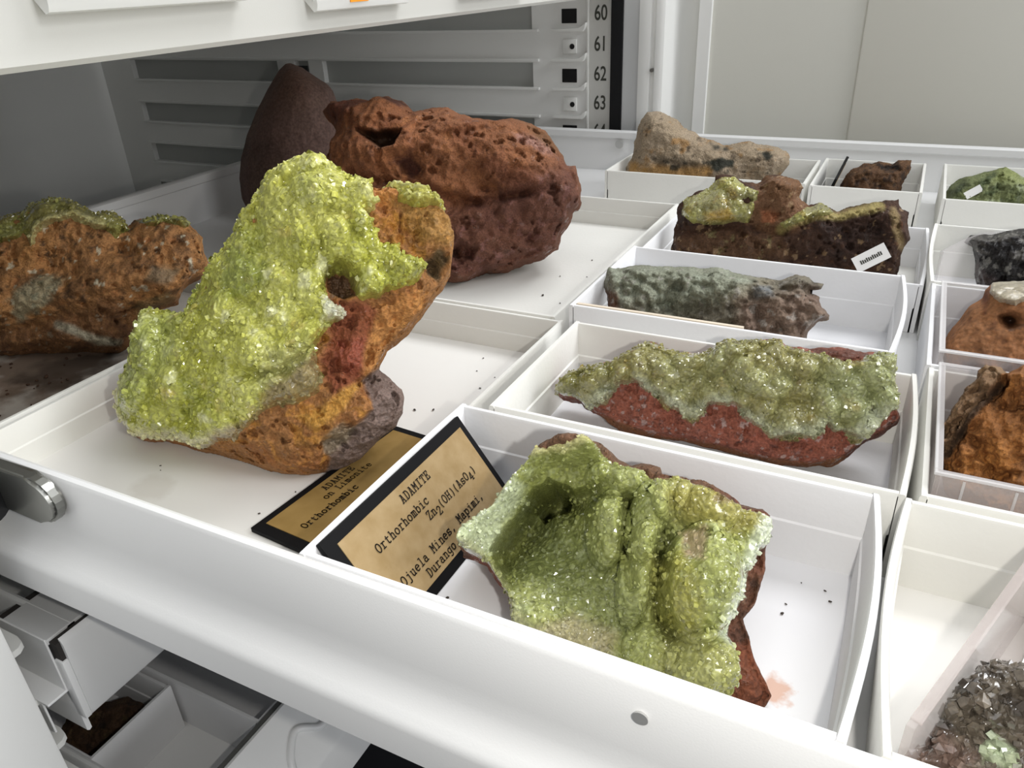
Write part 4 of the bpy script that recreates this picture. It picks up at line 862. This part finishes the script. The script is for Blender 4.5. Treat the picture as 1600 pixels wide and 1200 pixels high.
# smooth orange lump
o_poly = [(1471,545),(1474,532),(1485,515),(1502,495),(1515,478),(1535,466),(1540,452),(1552,442),(1572,441),(1590,440),(1610,437),(1660,445),(1670,560),(1650,620),(1560,625),(1500,605),(1476,575)]
rock('limonite_rock', 'smooth rust-orange lump with a pale grey cap, inside clear plastic at right', 'mineral', o_poly, (1.40, 1.62, .0255), (.0, -.85, .5), .12, .08, '8a5a30',
  [('noise', (.15, 4, -.1, .5), '986030', 0, .8), ('noise', (.03, 5, .15, .5), '6e4424', 0, .7), ('poly', [(1505,565),(1530,560),(1535,580),(1505,580)], '4e2410', 5, .8), ('poly', [(1565,565),(1600,560),(1600,585),(1570,580)], '4e2410', 5, .8), ('poly', [(1558,495),(1580,492),(1595,505),(1610,510),(1580,515)], '2a170e', 4, .9, {'rg': .25}), ('poly', [(1530,465),(1545,450),(1552,465),(1542,490)], '5e2e14', 5, .8)],
  bumps=[('g', 1580, 502, 14, 8, 0, -.08), ('g', 1520, 570, 12, 8, 0, -.03)], Rf=60, step=1.8, amp=.02, ascale=.12, seed=107, floor=.0252, rag=(3, .06), mat=stone('earthy_stone', bump=.4, bscale=600),
  crusts=[dict(name='grey_cap', poly=[[(1545,440),(1600,430),(1665,440),(1660,470),(1610,470),(1590,483),(1565,472),(1548,460)]], th=.03, edge=8, base='a39a86', rough=.4, lump=(.05, .03), facet=(.03, .004), vary=.15, n=0, rag=4, label='pale grey cap')])

# craggy yellow-brown rock
y_poly = [(1465,698),(1467,686),(1474,669),(1488,640),(1512,604),(1528,596),(1528,580),(1540,568),(1564,570),(1574,582),(1600,572),(1660,590),(1690,700),(1690,840),(1600,828),(1500,800),(1475,770),(1470,722)]
rock('limonite_rock', 'craggy yellow-brown rock with crumbly left side, in a clear box at right', 'mineral', y_poly, (1.38, .97, .0255), (.0, -.85, .5), .11, .06, '8a5418',
  [('noise', (.10, 4, -.1, .5), 'a86a18', 0, .8), ('noise', (.05, 5, .1, .5), '5c3a18', 0, .7), ('poly', [(1450,690),(1512,600),(1540,565),(1575,580),(1560,625),(1520,670),(1490,720)], '76593a', 6, .95), ('noise', (.03, 9, .1, .45), '4a3520', 0, .7, {'within': [(1450,690),(1512,600),(1560,620),(1490,720)]}), ('line', [(1490,715),(1525,660),(1570,610)], '3a2818', 3, .8, {'w': 4}), ('poly', [(1530,566),(1570,568),(1570,592),(1535,590)], '8a6c4a', 4, .9)],
  bumps=[('l', [(1492,712),(1530,655),(1575,605)], 7, -.05), ('p', [(1440,700),(1512,596),(1570,560),(1575,600),(1490,720)], 6, .03)], Rf=45, step=1.8, amp=.05, ascale=.09, seed=113, floor=.0252, rag=(6, .04), facet=(.045, .055), lump=(.07, .05), fine=(.05, .05), pits=(.05, .04, .2))

# dark crystal cluster, bottom right
q_poly = [(1412,1235),(1424,1195),(1440,1172),(1478,1155),(1485,1110),(1500,1088),(1526,1069),(1541,1046),(1552,1035),(1600,1039),(1680,1060),(1740,1150),(1740,1240),(1600,1262),(1420,1250)]
rock('dark_crystal_cluster', 'dark grey-brown cluster of glassy crystals in the bottom right clear box', 'mineral', q_poly, (1.45, .20, .03), (.0, -.65, .75), .10, .08, '4c443c',
  [('noise', (.06, 4, -.1, .4), '3a322c', 0, .8)], bumps=[], Rf=40, step=2.2, amp=.03, ascale=.08, seed=117, rag=(6, .05), floor=.03,
  crusts=[dict(poly=[[(1380,1260),(1410,1190),(1440,1165),(1475,1150),(1480,1105),(1500,1080),(1541,1040),(1552,1030),(1600,1034),(1700,1060),(1760,1150),(1760,1340),(1380,1340)]], th=.03, edge=6, base='5a5248', rough=.08, lump=(.09, .06), facet=(.026, .034), facet2=(.07, .06), vary=.8, n=900, size=.014, mat=stone('smoky_crystal', bump=0, spec=.6, coat=.5), rag=4, label='glassy dark crystals',
     paint=[('noise', (.09, 21, -.1, .4), '6a6154', 0, .8), ('noise', (.06, 22, .1, .5), '241f1c', 0, .8), ('noise', (.04, 23, .3, .6), '8f877a', 0, .7), ('poly', [(1420,1240),(1430,1180),(1500,1150),(1560,1180),(1540,1240)], '6e5a50', 14, .7), ('poly', [(1560,1165),(1580,1150),(1610,1170),(1620,1210),(1565,1195)], '9aa486', 5, .9)])])

# brown rock in the lower tray
d_poly = [(60,1225),(76,1170),(105,1122),(150,1098),(200,1090),(226,1100),(231,1120),(215,1150),(170,1195),(150,1225)]
rock('limonite_rock', 'dark brown rock in the lower drawer tray, bottom left corner', 'mineral', d_poly, (-1.42, .155, -1.262), (.3, -.7, .6), .10, .05, '4a3320',
  [('noise', (.08, 4, -.1, .4), '5e4424', 0, .8), ('noise', (.03, 5, .1, .5), '241a12', 0, .8), ('noise', (.04, 7, .3, .6), '6a5a2c', 0, .6)], bumps=[], Rf=30, step=2, amp=.05, fine=(.03, .03), ascale=.1, seed=121, rag=(4, .06), floor=-1.263)

# ------------------------------------------------------------------ tags on rocks, clear plastic boxes, crumbs
def stuck_tag(parent, px, nrm, at, wv, wd, ht, bars):
    """small printed paper tag glued to a rock"""
    N = Vector(nrm).normalized(); r = ray(np.array([px], float))[0]; at = np.array(at, float); n_ = np.array(N)
    p = CC+r*(((at-CC)@n_)/(r@n_))
    m = frame(p, wv, N.cross(Vector(wv)))
    t = MB().box((-wd/2, -ht/2, 0), (wd/2, ht/2, .006)).build('number_tag', simple('tag_paper', 'e9e8e6', .6), parent)
    t.matrix_parent_inverse = Matrix.Identity(4); t.matrix_local = Matrix.Translation(-parent.location) @ m
    if bars:
        b = MB()
        for k in range(11): b.box((-wd*.32+k*wd*.06, -ht*.13, .006), (-wd*.32+k*wd*.06+wd*.042, ht*.13-(k % 3)*ht*.03, .0068))
        b.build('tag_print', GREYINK, t)
    t['label'] = 'small white printed tag'
    return t
stuck_tag(h_rock, (1361, 403), (.0, -.93, .36), (.45, 2.20, .0125), (.82, .2, .55), .125, .062, True)
stuck_tag(k_rock, (1521, 300), (.0, -.9, .4), (1.40, 3.375, .0125), (.8, .1, .6), .075, .035, False)

CLEAR = clear_plastic('clear_plastic', .16, 'e6e0de'); CLEARH = clear_plastic('hazy_plastic', .30, 'd9cfcb')
def clear_box(label, c, wx, wy, h, rz_, mat, ribs=0):
    """open clear plastic box; corner posts, ribs moulded in the front wall"""
    T = thing('clear_box', label, 'plastic box', c, rz_, 'clear plastic boxes')
    t = .012; x, y = wx/2, wy/2
    MB().box((-x, -y, 0), (x, y, t)).build('base', mat, T)
    for a, b in (((-x, -y, t), (x, -y+t, h)), ((-x, y-t, t), (x, y, h)), ((-x, -y+t, t), (-x+t, y-t, h)), ((x-t, -y+t, t), (x, y-t, h))):
        MB().box(a, b, .002).build('side_wall', mat, T)
    rim = clear_plastic('plastic_edge', .38, 'f0eeee')
    m = MB()
    for a, b in (((-x-.004, -y-.004, h-.007), (x+.004, -y+t, h)), ((-x-.004, y-t, h-.007), (x+.004, y+.004, h)), ((-x-.004, -y+t, h-.007), (-x+t, y-t, h)), ((x-t, -y+t, h-.007), (x+.004, y-t, h))):
        m.box(a, b, .002)
    m.build('rim', rim, T)
    for k in range(ribs):
        xx = -x+.05+k*(wx-.1)/max(1, ribs-1)
        MB().box((xx, -y-.004, t), (xx+.005, -y, h-.012)).build('rib', rim, T)
    return T
clear_box('clear plastic box with ribbed front around the craggy yellow-brown rock', (1.515, .985, .0125), .84, .54, .25, 0, CLEARH, 9)
clear_box('clear plastic box around the smooth orange lump', (1.545, 1.64, .0125), .90, .56, .24, 0, CLEAR)
# clear box with a slanting left side, bottom right
CB = (1.42, .33, .0125); CLEARQ = clear_plastic('clear_plastic_box', .13, 'd9cdc8'); EDGE = clear_plastic('plastic_edge', .38)
cb = thing('clear_box', 'large clear plastic box with a slanting side around the dark crystals, bottom right corner', 'plastic box', CB, 0, 'clear plastic boxes')
pl4 = [(1.068, .036), (1.292, .625), (1.80, .625), (1.80, .036)]
MB().prism(pl4, 'z', .0125, .0225).build('base', CLEARQ, cb, off=CB)
cxy = np.mean(pl4, 0)
for k in range(4):
    a_, b_ = np.array(pl4[k]), np.array(pl4[(k+1) % 4]); d_ = (b_-a_)/np.linalg.norm(b_-a_); n_ = np.array([-d_[1], d_[0]])
    if n_@(cxy-a_) < 0: n_ = -n_
    e_ = d_*.013
    MB().prism([tuple(a_+e_*(k % 2)), tuple(b_-e_*(k % 2)), tuple(b_-e_*(k % 2)+n_*.012), tuple(a_+e_*(k % 2)+n_*.012)], 'z', .0225, .262 if k < 3 else .10).build('side_wall', CLEARQ, cb, off=CB)
    if k < 3: MB().prism([tuple(a_+e_), tuple(b_-e_), tuple(b_-e_+n_*.016), tuple(a_+e_+n_*.016)], 'z', .262, .266).build('rim', CLEARQ, cb, off=CB)

# loose bent sheet of clear plastic in the tray of the black rock
bm = bmesh.new(); V0 = []; n = 16
for i in range(n+1):
    s = i/n; x = 1.085+.20*s; y = 2.10+.22*math.sin(math.pi*s*.55)+.10*s
    V0.append((bm.verts.new((x*U, y*U, .03*U)), bm.verts.new((x*U, (y+.08)*U, .27*U))))
for a, b in zip(V0[:-1], V0[1:]): bm.faces.new((a[0], b[0], b[1], a[1]))
me = bpy.data.meshes.new('clear_sheet'); bm.to_mesh(me); bm.free()
cs = link('clear_sheet', me, None, clear_plastic('thin_film', .05)); cs['label'] = 'bent sheet of clear plastic beside the black pitted rock'; cs['category'] = 'plastic sheet'
sm = cs.modifiers.new('thickness', 'SOLIDIFY'); sm.thickness = .006*U
for p in me.polygons: p.use_smooth = True

# white paper lining under the dark crystals
pl = thing('paper_liner', 'white paper sheet under the dark crystal cluster', 'paper', (1.52, .33, .0235))
MB().prism([(-.36, -.27), (-.20, .27), (.26, .27), (.26, -.27)], 'z', 0, .003).build('sheet', simple('bright_paper', 'eeeeee', .8), pl)

# crumbs: each tray's loose grit
def grit(label, pts, seed, hexc='3a332c'):
    rng = random.Random(seed); bm = bmesh.new()
    for x, y, z, s in pts:
        m = Matrix.Translation((x*U, y*U, (z+s*.45)*U)) @ Matrix.Rotation(rng.random()*6, 4, 'Z') @ Matrix.Diagonal((s*U*1.3, s*U*.8, s*U*.6, 1))
        r = bmesh.ops.create_icosphere(bm, subdivisions=1, radius=1.0, matrix=m)
        for v in r['verts']: v.co += Vector((rng.uniform(-1, 1), rng.uniform(-1, 1), rng.uniform(-1, 1)))*s*U*.22
        for v in r['verts']: v.co.z = max(v.co.z, z*U)
    me = bpy.data.meshes.new('grit'); bm.to_mesh(me); bm.free()
    o = link('grit', me, None, simple('grit_'+hexc, hexc, .9)); o['kind'] = 'stuff'; o['label'] = label; o['category'] = 'grit'
def onz(x, y, z=.0125):
    r = ray(np.array([[x, y]], float))[0]; p = CC+r*((z-CC[2])/r[2]); return float(p[0]), float(p[1]), z
def spots(L): return [(*onz(x, y), s*.62) for x, y, s in L]
grit('dark grains on the floor of the front tray', spots([(1222, 959, .006), (1297, 941, .006), (1289, 924, .005), (1228, 944, .004), (1231, 1121, .004), (699, 935, .006), (1252, 911, .003)]), 1)
rr = random.Random(5)
grit('dark grains on the floor under the lime-green rock', spots([(648, 641, .008), (677, 641, .008), (405, 803, .005), (251, 728, .004), (251, 735, .003), (462, 769, .004), (755, 560, .005), (745, 580, .004), (773, 590, .004), (750, 607, .006)]), 2)
grit('dark grains on the floor under the rust-red rock', spots([(848, 462, .009), (925, 407, .006), (875, 432, .006), (917, 433, .005), (875, 474, .006)]), 3)
grit('brown crumbs on the floor under the left-hand rock', [(-1.95+rr.random()*.7, .3+rr.random()*.8, .0125, .003+rr.random()*.006) for k in range(90)], 4, '3a2413')
